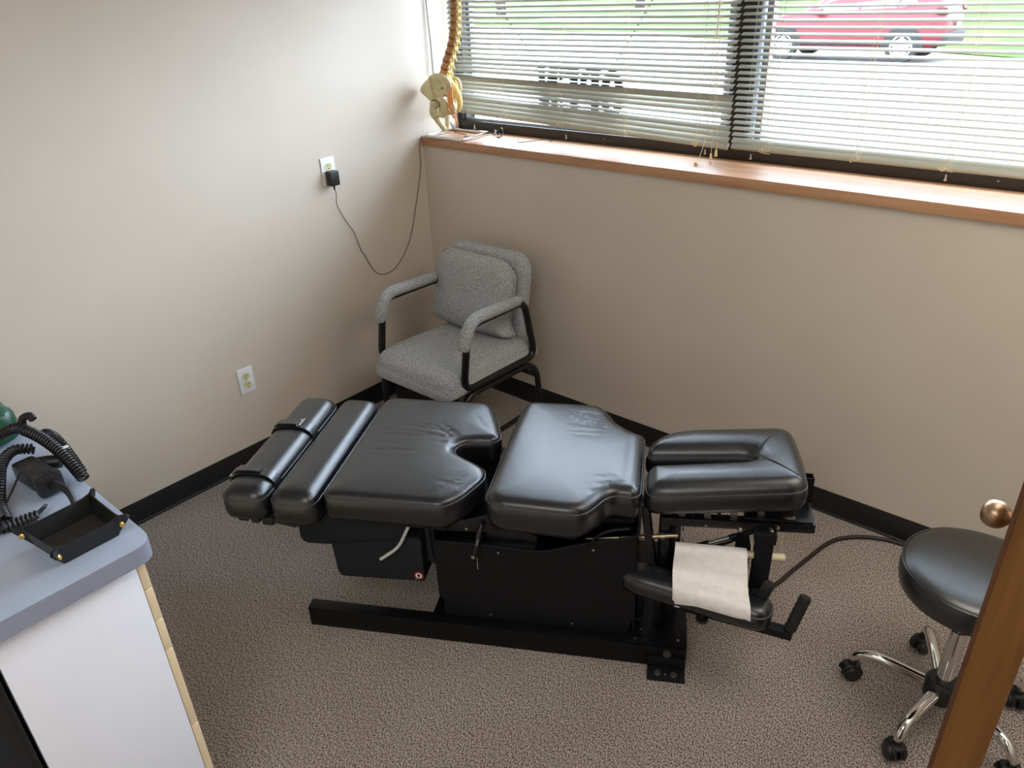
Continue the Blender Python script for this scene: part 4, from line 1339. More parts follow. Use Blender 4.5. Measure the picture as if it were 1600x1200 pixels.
obj('latch', MB().tube([(0.715, -0.060, 0.502), (0.745, -0.062, 0.510)], [0.008, 0.0065], 10).ball((0.748, -0.062, 0.511), 0.0075, 10), M['bolt'], hf)

# head-piece mechanism: pivot rod, upright plates, gas strut, paper dowel post
obj('pivot_rod', MB().tube([(0.190, -0.070, 0.384), (0.345, -0.070, 0.408), (0.448, -0.070, 0.426)], 0.0072, 12).lathe([(0.0105, 0), (0.0105, 0.012)], (0.40, -0.07, 0.417), (1, 0, 0.16), 12), M['brassrod'], tb, label='yellowish pivot rod')
rodc = MB()
rodc.tube([(0.215, -0.071, 0.388), (0.228, -0.071, 0.390)], 0.0098, 12)
rodc.tube([(0.285, -0.071, 0.399), (0.292, -0.071, 0.400)], 0.0098, 12)
obj('rod_collar', rodc, M['glossblack'], tb)
for (u_, v_, wd_, zt, zb, lean) in ((0.352, -0.055, 0.022, 0.520, 0.10, 0.060), (0.412, -0.030, 0.024, 0.480, 0.10, 0.010), (0.447, -0.035, 0.016, 0.470, 0.085, 0.006)):
    obj('upright_plate', MB().obox((u_, v_, zt), (u_ + lean, v_, zb), wd_, 0.055, up=(0, 1, 0), bev=0.0015), M['glossblack'], tb)
obj('upright_strip', MB().obox((0.462, -0.055, 0.44), (0.468, -0.055, 0.20), 0.004, 0.02, up=(0, 1, 0)), M['zinc'], tb, label='pale metal edge strip')
obj('rear_support', MB().box((0.40, 0.10, 0.082), (0.455, 0.17, 0.47), 0.002), M['glossblack'], tb)
gs = obj('gas_strut', MB().tube([(0.45, 0.02, 0.290), (0.545, 0.02, 0.335)], 0.0105, 12).tube([(0.60, 0.02, 0.362), (0.66, 0.02, 0.392)], 0.0085, 12), M['glossblack'], tb)
obj('strut_sleeve', MB().tube([(0.545, 0.02, 0.335), (0.605, 0.02, 0.364)], 0.0085, 12), M['zinc'], gs, label='silver strut sleeve')
obj('link_arm', MB().obox((0.50, 0.03, 0.275), (0.67, 0.03, 0.395), 0.018, 0.014, bev=0.002), M['glossblack'], tb)
obj('hose', MB().tube(spline([(0.455, 0.02, 0.300), (0.475, 0.01, 0.288), (0.51, 0.01, 0.290), (0.54, 0.02, 0.318)], 6), 0.006, 8), M['cable'], tb)
pst = MB().box((0.655, -0.098, 0.270), (0.702, -0.066, 0.474), 0.002).box((0.650, -0.101, 0.445), (0.707, -0.063, 0.478), 0.002)
pst.obox((0.678, -0.075, 0.275), (0.672, -0.165, 0.262), 0.034, 0.024, bev=0.002)
po = obj('paper_post', pst, M['blacksteel'], tb)
obj('side_bracket', MB().box((0.615, -0.060, 0.262), (0.650, 0.00, 0.400), 0.002), M['blacksteel'], po)
obj('dowel', MB().tube([(0.445, -0.083, 0.392), (0.738, -0.083, 0.392)], 0.0105, 16), M['woodrod'], po, label='pale round dowel')
obj('pull_cord', MB().tube([(0.725, -0.080, 0.470), (0.727, -0.080, 0.402)], 0.0010, 5), M['cord'], po)

# arm rest swung out below the head piece
AR = np.array([0.302, -0.088])
AD = np.array([0.966, -0.2588])
AN = np.array([0.2588, 0.966])
al = []
for (s, t) in ((0.0, -0.012), (0.012, -0.034), (0.06, -0.046), (0.39, -0.048), (0.412, -0.030), (0.415, 0.018), (0.40, 0.038), (0.06, 0.042), (0.014, 0.030), (0.0, 0.010)):
    al.append(tuple(AR + AD * s + AN * t))
al = fillet(al, 0.02, 5, True)
arp = cushion('arm_cushion', al, 0.255, 0.318, r=0.020, k=0.85, puff=0.007, step=0.009, seed=9, pl=0.03, bulge=0.005)
obj('arm_board', MB().prism([tuple(AR + AD * s + AN * t) for (s, t) in ((0.015, -0.025), (0.395, -0.034), (0.395, 0.026), (0.015, 0.026))], 0.243, 0.255, 'xy'), M['blacksteel'], tb)
p0 = AR + AD * 0.40
p1 = AR + AD * 0.500
ab = MB().obox((0.45, -0.130, 0.232), (0.757, -0.227, 0.254), 0.030, 0.024, bev=0.002)
obj('arm_bar', ab, M['blacksteel'], tb)


def grip(p, q):
    p, q = np.array(p, float), np.array(q, float)
    d = q - p
    L = np.linalg.norm(d)
    d /= L
    prof = [(0.0105, 0.0)]
    for i in range(6):
        prof += [(0.0150, L * (0.06 + 0.15 * i)), (0.0165, L * (0.12 + 0.15 * i))]
    prof += [(0.0160, L * 0.97), (0.0140, L)]
    return MB().lathe(prof, p, d, 18)


obj('hand_grip', grip((0.748, -0.224, 0.262), (0.781, -0.198, 0.362)), M['foam'], tb)
obj('hand_grip', grip((0.668, -0.158, 0.275), (0.694, -0.158, 0.360)), M['foam'], tb)
kk = MB().lathe([(0.006, 0.03), (0.006, 0.012), (0.017, 0.010), (0.018, 0.002), (0.015, 0.0)], (0.527, -0.172, 0.216), (0, 0, 1), 14)
obj('clamp_knob', kk, M['plastic'], tb)
obj('arm_column', MB().tube([(0.35, -0.10, 0.250), (0.352, -0.085, 0.16), (0.352, -0.06, 0.1)], 0.011, 10), M['blacksteel'], tb)

# paper strip hanging from the dowel over the arm cushion
pr = thing('paper_sheet', 'white crepe paper sheet hanging from the dowel over the arm cushion', 'paper', (1.5, -1.1, 0.0), math.radians(29.8))
NU, NV = 26, 34
path = spline([(-0.074, 0.4060), (-0.0935, 0.4055), (-0.1025, 0.392), (-0.1035, 0.370), (-0.106, 0.348), (-0.114, 0.335), (-0.132, 0.3295), (-0.155, 0.3290), (-0.170, 0.3225), (-0.1785, 0.305), (-0.180, 0.285), (-0.180, 0.262)], 5)
path = np.array(path)
ss = np.concatenate([[0], np.cumsum(np.linalg.norm(np.diff(path, axis=0), axis=1))])
tt = np.linspace(0, ss[-1], NV)
pv = np.interp(tt, ss, path[:, 0])
pz = np.interp(tt, ss, path[:, 1])
rgp = np.random.RandomState(4)
tear = rgp.uniform(-0.004, 0.004, NU)
vs_, fs_ = [], []
for layer in (0, 1):
    for j in range(NV):
        f_ = j / (NV - 1)
        for i in range(NU):
            g = i / (NU - 1)
            u0_ = 0.443 - 0.004 * math.sin(f_ * 3.0) + (0.006 if f_ > 0.9 else 0)
            u1_ = 0.636 + 0.010 * f_
            u_ = u0_ + (u1_ - u0_) * g
            sh = -0.054 * g * min(1.0, f_ * 1.5)          # follows the skewed arm cushion
            if f_ < 0.30:
                sh *= max(0.0, (f_ - 0.12) / 0.18)
            z_ = pz[j] + 0.0018 * math.sin(g * 9 + f_ * 4) * f_
            if j == NV - 1:
                z_ += tear[i] + 0.006 * math.sin(g * 3.1)
            z_ += 0.030 * g * max(0.0, (f_ - 0.82) / 0.18)
            off = 0.0004 * layer
            vs_.append((u_, pv[j] + sh - off, z_ + off))
N1 = NU * NV
for j in range(NV - 1):
    for i in range(NU - 1):
        a = j * NU + i
        fs_.append((a, a + 1, a + NU + 1, a + NU))
        fs_.append((N1 + a, N1 + a + NU, N1 + a + NU + 1, N1 + a + 1))
for i in range(NU - 1):
    for (r_) in (0, NV - 1):
        a = r_ * NU + i
        fs_.append((a, a + 1, N1 + a + 1, N1 + a))
for j in range(NV - 1):
    for c_ in (0, NU - 1):
        a = j * NU + c_
        fs_.append((a, a + NU, N1 + a + NU, N1 + a))
obj('sheet', MB().add(vs_, fs_), M['paper'], pr, angle=80)

# power cord of the table, running to the wall
cdm = MB().tube([((p[0]-1.5)*math.cos(TBA)+(p[1]+1.1)*math.sin(TBA), -(p[0]-1.5)*math.sin(TBA)+(p[1]+1.1)*math.cos(TBA), p[2]) for p in spline([(1.83, -0.78, 0.10), (1.93, -0.70, 0.045), (2.02, -0.60, 0.012), (2.068, -0.508, 0.008), (2.090, -0.391, 0.008), (2.108, -0.290, 0.008), (2.122, -0.215, 0.008), (2.143, -0.150, 0.008), (2.172, -0.110, 0.008), (2.205, -0.080, 0.008),
                        (2.255, -0.050, 0.008), (2.32, -0.030, 0.008), (2.45, -0.024, 0.008), (2.75, -0.024, 0.008), (2.95, -0.03, 0.008)], 7)], 0.0072, 10)
obj('power_cord', cdm, M['browncord'], tb, label='dark maroon power cord')

# ================================================================== ROLLING STOOL
st = thing('rolling_stool', 'round black stool on a chrome five-star base with casters, behind the door edge', 'stool', (2.611, -0.691, 0.0))
RS = 0.171
prof = [(0.0, 0.432), (0.150, 0.432), (0.168, 0.434), (RS - 0.001, 0.440), (RS + 0.002, 0.465), (RS, 0.494), (RS - 0.002, 0.498), (RS - 0.010, 0.5045), (RS - 0.028, 0.5085), (0.11, 0.512), (0.05, 0.5135), (0.0, 0.514)]
so = obj('seat', MB().lathe([p for p in prof if p[0] > 0] + [(0.004, 0.514)], (0, 0, 0), n=56), M['leather_soft'], st, angle=50)
ring = [((RS - 0.001) * math.cos(a), (RS - 0.001) * math.sin(a), 0.4985) for a in np.linspace(0, 2 * PI, 72, endpoint=False)]
obj('piping', MB().tube(ring, 0.0024, 6, closed=True), M['leather'], so)
obj('seat_plate', MB().lathe([(0.075, 0.418), (0.085, 0.424), (0.085, 0.433)], n=28).lathe([(0.034, 0.395), (0.034, 0.42)], n=20), M['plastic'], st)
obj('gas_column', MB().lathe([(0.0215, 0.115), (0.0215, 0.30), (0.0205, 0.303), (0.0150, 0.304), (0.0150, 0.40)], n=28), M['chrome'], st)
obj('hub', MB().lathe([(0.034, 0.050), (0.042, 0.062), (0.046, 0.090), (0.044, 0.112), (0.036, 0.124), (0.028, 0.126)], n=28), M['plastic'], st)
leg_me = None
for k, deg in enumerate((186.7, 258.7, 114.7, 330.7, 42.7)):
    a = math.radians(deg)
    if leg_me is None:
        sec = spline([(0.034, 0, 0.094), (0.075, 0, 0.100), (0.125, 0, 0.107), (0.170, 0, 0.109), (0.200, 0, 0.100), (0.218, 0, 0.080), (0.222, 0, 0.066)], 5)
        leg_me = MB().tube(sec, list(np.interp(np.linspace(0, 1, len(sec)), [0, 0.5, 0.75, 1], [0.0165, 0.0150, 0.0140, 0.0105])), 16).mesh('leg', M['chrome'])
        wl_ = MB()
        for s in (-1, 1):
            wl_.lathe([(0.010, s * 0.004), (0.0235, s * 0.005), (0.0245, s * 0.009), (0.0245, s * 0.018), (0.021, s * 0.0235), (0.010, s * 0.025)], (0.0, 0, 0.0247), (0, 1, 0), 22)
        wheel_me = wl_.mesh('wheel', M['plastic'])
        hd = MB()
        for s in (-1, 1):
            pts = [(0.027 * math.cos(t), s * 0.0125, 0.0255 + 0.027 * math.sin(t)) for t in np.linspace(-0.3, PI + 0.1, 12)]
            hd.tube(pts, 0.0038, 6)
        hd.box((-0.022, -0.014, 0.045), (0.022, 0.014, 0.055), 0.004).lathe([(0.0115, 0.050), (0.0105, 0.068)], (0, 0, 0), n=14)
        hood_me = hd.mesh('caster', M['plastic'])
    lo_ = obj('leg', leg_me, None, st)
    lo_.rotation_euler = (0, 0, a)
    co = bpy.data.objects.new('caster', hood_me)
    COL.objects.link(co)
    co.parent = st
    co.location = (0.222 * math.cos(a), 0.222 * math.sin(a), 0)
    co.rotation_euler = (0, 0, (0.6, 2.3, 1.1, 0.3, 1.9)[k])
    wo = bpy.data.objects.new('wheel', wheel_me)
    COL.objects.link(wo)
    wo.parent = co

# ================================================================== COUNTER AND CABINET
CX1, CY1 = 1.412, -2.089       # counter end and its edge towards the window
ct = thing('countertop', 'blue-grey laminate countertop with rounded corner at lower left', 'countertop', (0.0, -2.40, 0.86))
cpoly = fillet([(0.012, CY1 + 2.40), (0.012, -0.32), (CX1, -0.32), (CX1, CY1 + 2.40)], [0.001, 0.001, 0.04, 0.042], 10, True)
obj('top_surface', MB().prism(cpoly, 0.0385, 0.040, 'xy'), M['laminate'], ct)
obj('edge_band', MB().prism(cpoly, 0.0, 0.0384, 'xy'), M['edgeband'], ct, label='grey laminate edge')
cab = thing('drawer_cabinet', 'white melamine drawer cabinet under the grey countertop', 'cabinet', (0.0, -2.40, 0.0))
PX = 1.385
obj('side_panel', MB().box((PX - 0.018, 0.016, 0.0), (PX, 0.272, 0.8595), 0.0008), M['panel'], cab)
obj('side_panel', MB().box((0.70, 0.016, 0.0), (0.718, 0.272, 0.8595), 0.0008), M['panel'], cab)
obj('back_panel', MB().box((0.718, 0.018, 0.05), (PX - 0.018, 0.026, 0.8595)).box((0.718, 0.026, 0.05), (PX - 0.018, 0.26, 0.066)), M['panel'], cab)
obj('toe_kick', MB().box((0.718, 0.21, 0.0), (PX - 0.018, 0.222, 0.066)), M['plastic'], cab)
zt = [0.857, 0.780, 0.698, 0.615, 0.384, 0.155, 0.07]
for i in range(6):
    dr = obj('drawer', MB().box((0.705, 0.2735, zt[i + 1] + 0.0022), (PX, 0.2895, zt[i] - 0.0012), 0.0016), M['cream'], cab, label='cream drawer front')
    zc_ = (zt[i] + zt[i + 1]) / 2
    obj('handle', MB().tube(fillet([(0.98, 0.2895, zc_), (0.98, 0.312, zc_), (1.10, 0.312, zc_), (1.10, 0.2895, zc_)], 0.01, 4), 0.004, 8), M['zinc'], dr)
# plain black box beside the cabinet, below the counter
bt = thing('black_box', 'black box standing under the counter behind the white cabinet panel', 'box', (0.0, -2.40, 0.0))
obj('case', MB().box((0.72, -0.30, 0.0), (1.372, 0.010, 0.80), 0.008), M['plastic'], bt)
obj('door', MB().box((1.372, -0.285, 0.03), (1.376, 0.0, 0.78), 0.002), M['hole'], bt)  # flat near-black face on the box

# valet tray
CT = 0.9
vt = thing('valet_tray', 'open black leather valet tray with brass corner snaps on the countertop', 'tray', (0.0, 0.0, CT))
q0 = np.array([1.352, -2.232])     # near left
q1 = np.array([1.349, -2.121])     # near right
q2 = np.array([1.233, -2.123])     # far right
q3 = np.array([1.241, -2.247])     # far left
cen = (q0 + q1 + q2 + q3) / 4
ins = [cen + (q - cen) * 0.90 for q in (q0, q1, q2, q3)]
obj('tray_base', MB().prism([tuple(p) for p in ins], 0.0005, 0.004, 'xy'), M['trayfelt'], vt)
outs = [cen + (q - cen) * 1.04 for q in (q0, q1, q2, q3)]
names = ('near', 'right', 'far', 'left')
for i in range(4):
    a, b = ins[i], ins[(i + 1) % 4]
    A_, B_ = outs[i], outs[(i + 1) % 4]
    vsx, fsx = [], []
    nn = 9
    nd = np.array([(b - a)[1], -(b - a)[0]])
    nd /= np.linalg.norm(nd)
    if nd @ ((a + b) / 2 - cen) < 0:
        nd = -nd
    for side in (0.0, 0.0022):
        for r_ in range(4):
            h = 0.040 * r_ / 3
            for k in range(nn):
                g = k / (nn - 1)
                e = (2 * abs(g - 0.5)) ** 6
                p = (a + (b - a) * g) * (1 - r_ / 3) + (A_ + (B_ - A_) * g) * (r_ / 3)
                hh = h * (1.0 + 0.12 * e * (r_ == 3))
                vsx.append((*(p + nd * side), 0.001 + hh))
    K = 4 * nn
    for r_ in range(3):
        for k in range(nn - 1):
            i0 = r_ * nn + k
            fsx.append((i0, i0 + 1, i0 + nn + 1, i0 + nn))
            fsx.append((K + i0, K + i0 + nn, K + i0 + nn + 1, K + i0 + 1))
    for k in range(nn - 1):
        i0 = 3 * nn + k
        fsx.append((i0, i0 + 1, K + i0 + 1, K + i0))
        fsx.append((k, K + k, K + k + 1, k + 1))
    for k in (0, nn - 1):
        for r_ in range(3):
            i0 = r_ * nn + k
            fsx.append((i0, i0 + nn, K + i0 + nn, K + i0))
    obj('tray_wall', MB().add(vsx, fsx), M['trayleather'], vt)
for i in range(4):
    o_ = outs[i]
    d = (o_ - cen) / np.linalg.norm(o_ - cen)
    tdir = np.array([-d[1], d[0]])
    # pinched corner: two leather layers folded outwards and snapped together
    for s in (-1, 1):
        b0, b1 = ins[i] + d * 0.002 + tdir * s * 0.0014, outs[i] + d * 0.020 + tdir * s * 0.0016
        pl_ = [(*b0, 0.004), (*(ins[i] + d * 0.012 + tdir * s * 0.0014), 0.016), (*b1, 0.040), (*(outs[i] + d * 0.016 + tdir * s * 0.0015), 0.0475), (*(outs[i] - d * 0.006 + tdir * s * 0.0012), 0.044), (*b0, 0.012)]
        mb = MB()
        n_ = len(pl_)
        t3 = np.array([tdir[0], tdir[1], 0]) * 0.0012 * s
        mb.add([tuple(p) for p in pl_] + [tuple(np.array(p) + t3) for p in pl_],
               [tuple(range(n_)), tuple(range(n_, 2 * n_))[::-1]] + [(k, (k + 1) % n_, n_ + (k + 1) % n_, n_ + k) for k in range(n_)])
        obj('corner_flap', mb, M['trayleather'], vt)
    sn = outs[i] + d * 0.004
    for s in (-1, 1):
        obj('snap', MB().lathe([(0.0058, 0.0), (0.0058, 0.0014), (0.0045, 0.0026), (0.0022, 0.0028), (0.0018, 0.0016)], (*(sn + tdir * s * 0.0030), 0.027), (tdir[0] * s, tdir[1] * s, 0.25), 16), M['brass'], vt, label='brass snap button')

# handheld device with its coiled cords
hd_ = thing('massager_handset', 'black handheld device with thick coiled cords on the countertop', 'handset', (0.0, 0.0, CT))


def coil(path, R, r, pitch, seg=12, n=6):
    P = np.array(spline(path, 14))
    s = np.concatenate([[0], np.cumsum(np.linalg.norm(np.diff(P, axis=0), axis=1))])
    turns = s[-1] / pitch
    m = int(turns * seg)
    pts = []
    t = np.linspace(0, s[-1], m)
    C = np.stack([np.interp(t, s, P[:, i]) for i in range(3)], 1)
    D = np.gradient(C, axis=0)
    D /= np.linalg.norm(D, axis=1)[:, None] + 1e-12
    up = np.array([0.05, 0.1, 1.0])
    for i in range(m):
        d = D[i]
        a1 = np.cross(d, up)
        a1 /= np.linalg.norm(a1) + 1e-9
        a2 = np.cross(d, a1)
        a = 2 * PI * i / seg
        pts.append(C[i] + (a1 * math.cos(a) + a2 * math.sin(a)) * R)
    return MB().tube(pts, r, n)


obj('coiled_cord', coil([(0.850, -2.235, 0.018), (0.865, -2.185, 0.058), (0.895, -2.133, 0.080), (0.935, -2.118, 0.080), (0.985, -2.105, 0.070), (1.035, -2.096, 0.052), (1.078, -2.092, 0.030), (1.108, -2.090, 0.012)], 0.0105, 0.0029, 0.0076), M['cable'], hd_)
obj('coiled_cord', coil([(0.93, -2.090, 0.060), (0.965, -2.084, 0.066), (1.005, -2.082, 0.056), (1.050, -2.082, 0.035), (1.085, -2.083, 0.015)], 0.0085, 0.0026, 0.0070), M['cable'], hd_)
obj('coiled_cord', coil([(0.965, -2.125, 0.050), (0.955, -2.160, 0.060), (0.985, -2.196, 0.055), (1.040, -2.225, 0.035), (1.085, -2.243, 0.016), (1.13, -2.25, 0.011)], 0.0095, 0.0029, 0.0076), M['cable'], hd_)
obj('coiled_cord', coil([(1.140, -2.285, 0.0125), (1.152, -2.270, 0.0125), (1.160, -2.250, 0.0125), (1.164, -2.228, 0.0125), (1.168, -2.205, 0.0125)], 0.0098, 0.0029, 0.0078), M['cable'], hd_)
obj('straight_lead', MB().tube(spline([(1.168, -2.205, 0.018), (1.160, -2.185, 0.022), (1.148, -2.183, 0.012), (1.152, -2.198, 0.006), (1.162, -2.206, 0.006)], 6), 0.0026, 8).tube(
    spline([(1.00, -2.145, 0.045), (1.03, -2.172, 0.050), (1.06, -2.200, 0.040), (1.09, -2.235, 0.02)], 6), 0.0022, 7), M['cable'], hd_)


def orient(p, q, up=(0, 0, 1)):
    p, q = Vector(p), Vector(q)
    d = (q - p).normalized()
    s = d.cross(Vector(up)).normalized()
    t = s.cross(d)
    return Matrix(((d.x, s.x, t.x, p.x), (d.y, s.y, t.y, p.y), (d.z, s.z, t.z, p.z), (0, 0, 0, 1))), (q - p).length


m_, L_ = orient((0.985, -2.160, 0.028), (1.085, -2.152, 0.030))
obj('handle_body', MB().box((0, -0.024, -0.020), (L_, 0.024, 0.022), 0.009, m_), M['plastic'], hd_)
m_, L_ = orient((1.083, -2.152, 0.030), (1.112, -2.150, 0.030))
co_ = obj('collar', MB().box((0, -0.026, -0.023), (L_, 0.026, 0.024), 0.008, m_), M['plastic'], hd_)
for k in range(3):
    obj('groove', MB().box((0.006, -0.012 + 0.009 * k, 0.0238), (0.024, -0.007 + 0.009 * k, 0.0248), 0.0, m_), M['hole'], co_)
obj('lead', MB().tube(spline([(1.108, -2.150, 0.030), (1.130, -2.145, 0.034), (1.155, -2.138, 0.028), (1.178, -2.140, 0.012), (1.185, -2.148, 0.006)], 6), list(np.linspace(0.0105, 0.0042, 25)), 10), M['cable'], hd_)
obj('head_barrel', MB().tube([(0.985, -2.150, 0.026), (1.005, -2.118, 0.026), (1.020, -2.098, 0.026)], [0.017, 0.0165, 0.0145], 16), M['plastic'], hd_)
obj('cable_knob', MB().tube(spline([(0.905, -2.118, 0.082), (0.905, -2.112, 0.100), (0.915, -2.100, 0.105), (0.925, -2.098, 0.098)], 5), 0.0085, 10), M['plastic'], hd_)
obj('white_tag', MB().box((1.030, -2.082, 0.0605), (1.040, -2.070, 0.0618), 0.0, T(0, -0.008, 0)), M['white'], hd_, label='tiny white tag on the cord')

# dark green padded case at the left edge
gm = thing('green_case', 'dark green padded vinyl case at the left end of the countertop', 'case', (0.0, 0.0, CT))


gv, gf = [], []
NX, NR = 14, 28
for i in range(NX + 1):
    x = 0.52 + 0.29 * i / NX
    e = min(1.0, 1 - max(0.0, (i / NX - 0.86) / 0.14) ** 2.5 * 0.22)
    for k in range(NR):
        a = 2 * PI * k / NR
        cx_, sx_ = math.cos(a), math.sin(a)
        yy = -2.165 + 0.068 * e * math.copysign(abs(cx_) ** 0.7, cx_)
        zz = 0.050 + 0.0495 * e * math.copysign(abs(sx_) ** (0.85 if sx_ > 0 else 0.35), sx_)
        gv.append((x, yy, max(0.0004, zz)))
for i in range(NX):
    for k in range(NR):
        gf.append((i * NR + k, i * NR + (k + 1) % NR, (i + 1) * NR + (k + 1) % NR, (i + 1) * NR + k))
gf += [tuple(range(NR)), tuple(NX * NR + k for k in range(NR))]
go_ = obj('case_body', MB().add(gv, gf), M['green'], gm, angle=60)
ring = [gv[12 * NR + k] for k in range(NR)]
obj('piping', MB().tube(ring, 0.0022, 6, closed=True), M['green'], go_)
ring2 = MB().tube([(0.52, -2.0965, 0.052), (0.65, -2.0960, 0.052), (0.78, -2.0975, 0.050)], 0.0016, 6)
obj('seam', ring2, M['green'], go_)

# ================================================================== OUTSIDE
GZ = -0.10
struct('sky_blocker', MB().box((-4, 0.37, 2.45), (8, 0.90, 2.62)), M['ceiling'])  # added unseen slab that keeps the high sky off the blind slats
struct('parking_lot', MB().box((-90, 0.37, GZ - 0.2), (40, 60, GZ)), M['asphalt'])
lawn_poly = [(-100, 52), (-47, 37), (-21.0, 27.5), (-13.2, 24.8), (-4.5, 21.2), (-0.4, 19.0), (12, 17.4), (40, 16.5), (40, 140), (-160, 140)]
lw = struct('lawn', MB().prism(lawn_poly, GZ - 0.15, GZ + 0.03, 'xy'), M['grass'])
struct('sidewalk', MB().prism([(-100, 60), (-55, 47.5), (-27.5, 36.0), (-16.0, 31.4), (-16.0, 34.0), (-28.0, 38.6), (-56, 51), (-100, 64)], GZ + 0.0, GZ + 0.06, 'xy'), M['walk'])


def tree(label, x, y, r, h, seed):
    t = thing('tree', label, 'tree', (x, y, GZ))
    rg = random.Random(seed)
    tr = MB()
    pts = [(0, 0, -0.1), (0.02, 0, 0.15), (0.04, 0.02, 0.8), (0.0, 0.04, 2.0), (0.05, 0.0, h * 0.55), (0.1, 0.0, h * 0.8)]
    sp_ = spline(pts, 4)
    tr.tube(sp_, list(np.interp(np.linspace(0, 1, len(sp_)), [0, 0.08, 0.2, 0.6, 1], [r * 1.5, r * 1.25, r, r * 0.8, r * 0.3])), 14)
    for k in range(7):
        a = rg.uniform(0, 2 * PI)
        z0 = h * rg.uniform(0.4, 0.6)
        tr.tube([(0, 0, z0), (1.1 * math.cos(a), 1.1 * math.sin(a), z0 + 1.0), (2.2 * math.cos(a), 2.2 * math.sin(a), z0 + 1.6)], [r * 0.4, r * 0.25, r * 0.1], 8)
    obj('trunk', tr, M['bark'], t)
    cr = MB()
    for k in range(900):
        a, b, q = rg.uniform(0, 2 * PI), rg.uniform(-1, 1), rg.uniform(0.5, 1.0)
        s = math.sqrt(1 - b * b)
        c = Vector((2.9 * q * s * math.cos(a), 2.9 * q * s * math.sin(a), h * 0.74 + 2.1 * q * b))
        u_ = Vector((rg.uniform(-1, 1), rg.uniform(-1, 1), rg.uniform(-1, 1))).normalized() * 0.22
        v_ = u_.orthogonal().normalized() * 0.13
        cr.add([c - u_, c + v_, c + u_, c - v_], [(0, 1, 2, 3)])
    obj('crown', cr, M['leaf'], t, smooth=False)
    return t


tree('tree trunk on the lawn behind the front of the red car', -13.0, 33.5, 0.33, 9.0, 3)
tree('pale tree trunk far across the lawn at the upper left of the window', -35.0, 40.5, 0.36, 9.0, 5)
tree('tree trunk far across the lawn beside the sign chain', -27.5, 46.0, 0.34, 9.0, 6)
hm = MB()
rgh = random.Random(9)
for k in range(520):
    c = Vector((4.2 + rgh.uniform(-6.5, 9), 30.5 + rgh.uniform(-0.6, 0.6), GZ + rgh.uniform(0.05, 1.0)))
    u_ = Vector((rgh.uniform(-1, 1), rgh.uniform(-1, 1), rgh.uniform(-1, 1))).normalized() * 0.28
    v_ = u_.orthogonal().normalized() * 0.17
    hm.add([c - u_, c + v_, c + u_, c - v_], [(0, 1, 2, 3)])
hg_ = tag(obj('hedge', hm, M['leaf'], smooth=False), 'low brownish hedge on the lawn behind the back of the red car', 'hedge')

# ------------------------------------------------------------------ red car
car = thing('car', 'red crossover car driving past outside the right window', 'car', (-4.10, 18.2, GZ + 0.01))
# local: x forward = -X world (front at -x); length 4.4, wheelbase 2.74, near side at y = -0.9
XF, XR = -1.385, 1.355
st_x = [-2.28, -2.24, -2.10, -1.90, -1.55, -1.20, -0.98, -0.78, -0.45, -0.10, 0.30, 0.70, 1.10, 1.45, 1.75, 1.95, 2.08, 2.14, 2.17]
belt = [0.62, 0.72, 0.80, 0.88, 0.95, 0.99, 1.00, 1.01, 1.02, 1.03, 1.045, 1.06, 1.08, 1.11, 1.13, 1.10, 1.04, 0.96, 0.85]
roof = [0.63, 0.74, 0.84, 0.93, 1.00, 1.05, 1.10, 1.24, 1.47, 1.58, 1.63, 1.635, 1.60, 1.53, 1.43, 1.33, 1.20, 1.02, 0.87]
bot = [0.42, 0.34, 0.27, 0.25, 0.25, 0.24, 0.24, 0.24, 0.24, 0.24, 0.24, 0.24, 0.25, 0.26, 0.28, 0.33, 0.38, 0.44, 0.55]
hw = [0.55, 0.68, 0.80, 0.86, 0.885, 0.895, 0.90, 0.90, 0.90, 0.90, 0.90, 0.90, 0.90, 0.895, 0.88, 0.86, 0.82, 0.74, 0.60]


def car_sec(i):
    x, zb, zt_, zo, wd = st_x[i], belt[i], roof[i], bot[i], hw[i]
    gh = max(0.0, zt_ - zb)
    inset = min(0.26, gh * 0.42)
    h = zb - zo
    half = [(wd * 0.90, zo), (wd * 0.985, zo + 0.10 * h), (wd, zo + 0.35 * h), (wd * 0.985, zo + 0.62 * h), (wd * 0.995, zo + 0.80 * h), (wd * 0.955, zb),
            (wd * 0.955 - inset * 0.5 - 0.01, zb + gh * 0.5), (wd * 0.955 - inset - 0.03, zb + gh * 0.88), (wd * 0.5, zt_)]
    return [(x, -y, z) for y, z in half] + [(x, 0.0, zt_ + 0.01)] + [(x, y, z) for y, z in half[::-1]] + [(x, 0, zo)]


cv_, cf_ = [], []
secs = [car_sec(i) for i in range(len(st_x))]
K = len(secs[0])
for s in secs:
    cv_ += s
for i in range(len(secs) - 1):
    for k in range(K):
        cf_.append((i * K + k, i * K + (k + 1) % K, (i + 1) * K + (k + 1) % K, (i + 1) * K + k))
cf_ += [tuple(range(K)), tuple((len(secs) - 1) * K + k for k in range(K))]
obj('body', MB().add(cv_, cf_), M['carred'], car, angle=50)


def side_y(x, z):
    """near-side half width of the body at (x, z)"""
    xs = np.array(st_x)
    i = int(np.clip(np.searchsorted(xs, x) - 1, 0, len(xs) - 2))
    g = (x - xs[i]) / (xs[i + 1] - xs[i])
    def prof(i):
        s = secs[i][:10]
        zz = [p[2] for p in s]
        yy = [-p[1] for p in s]
        return np.interp(z, zz, yy)
    return prof(i) * (1 - g) + prof(i + 1) * g


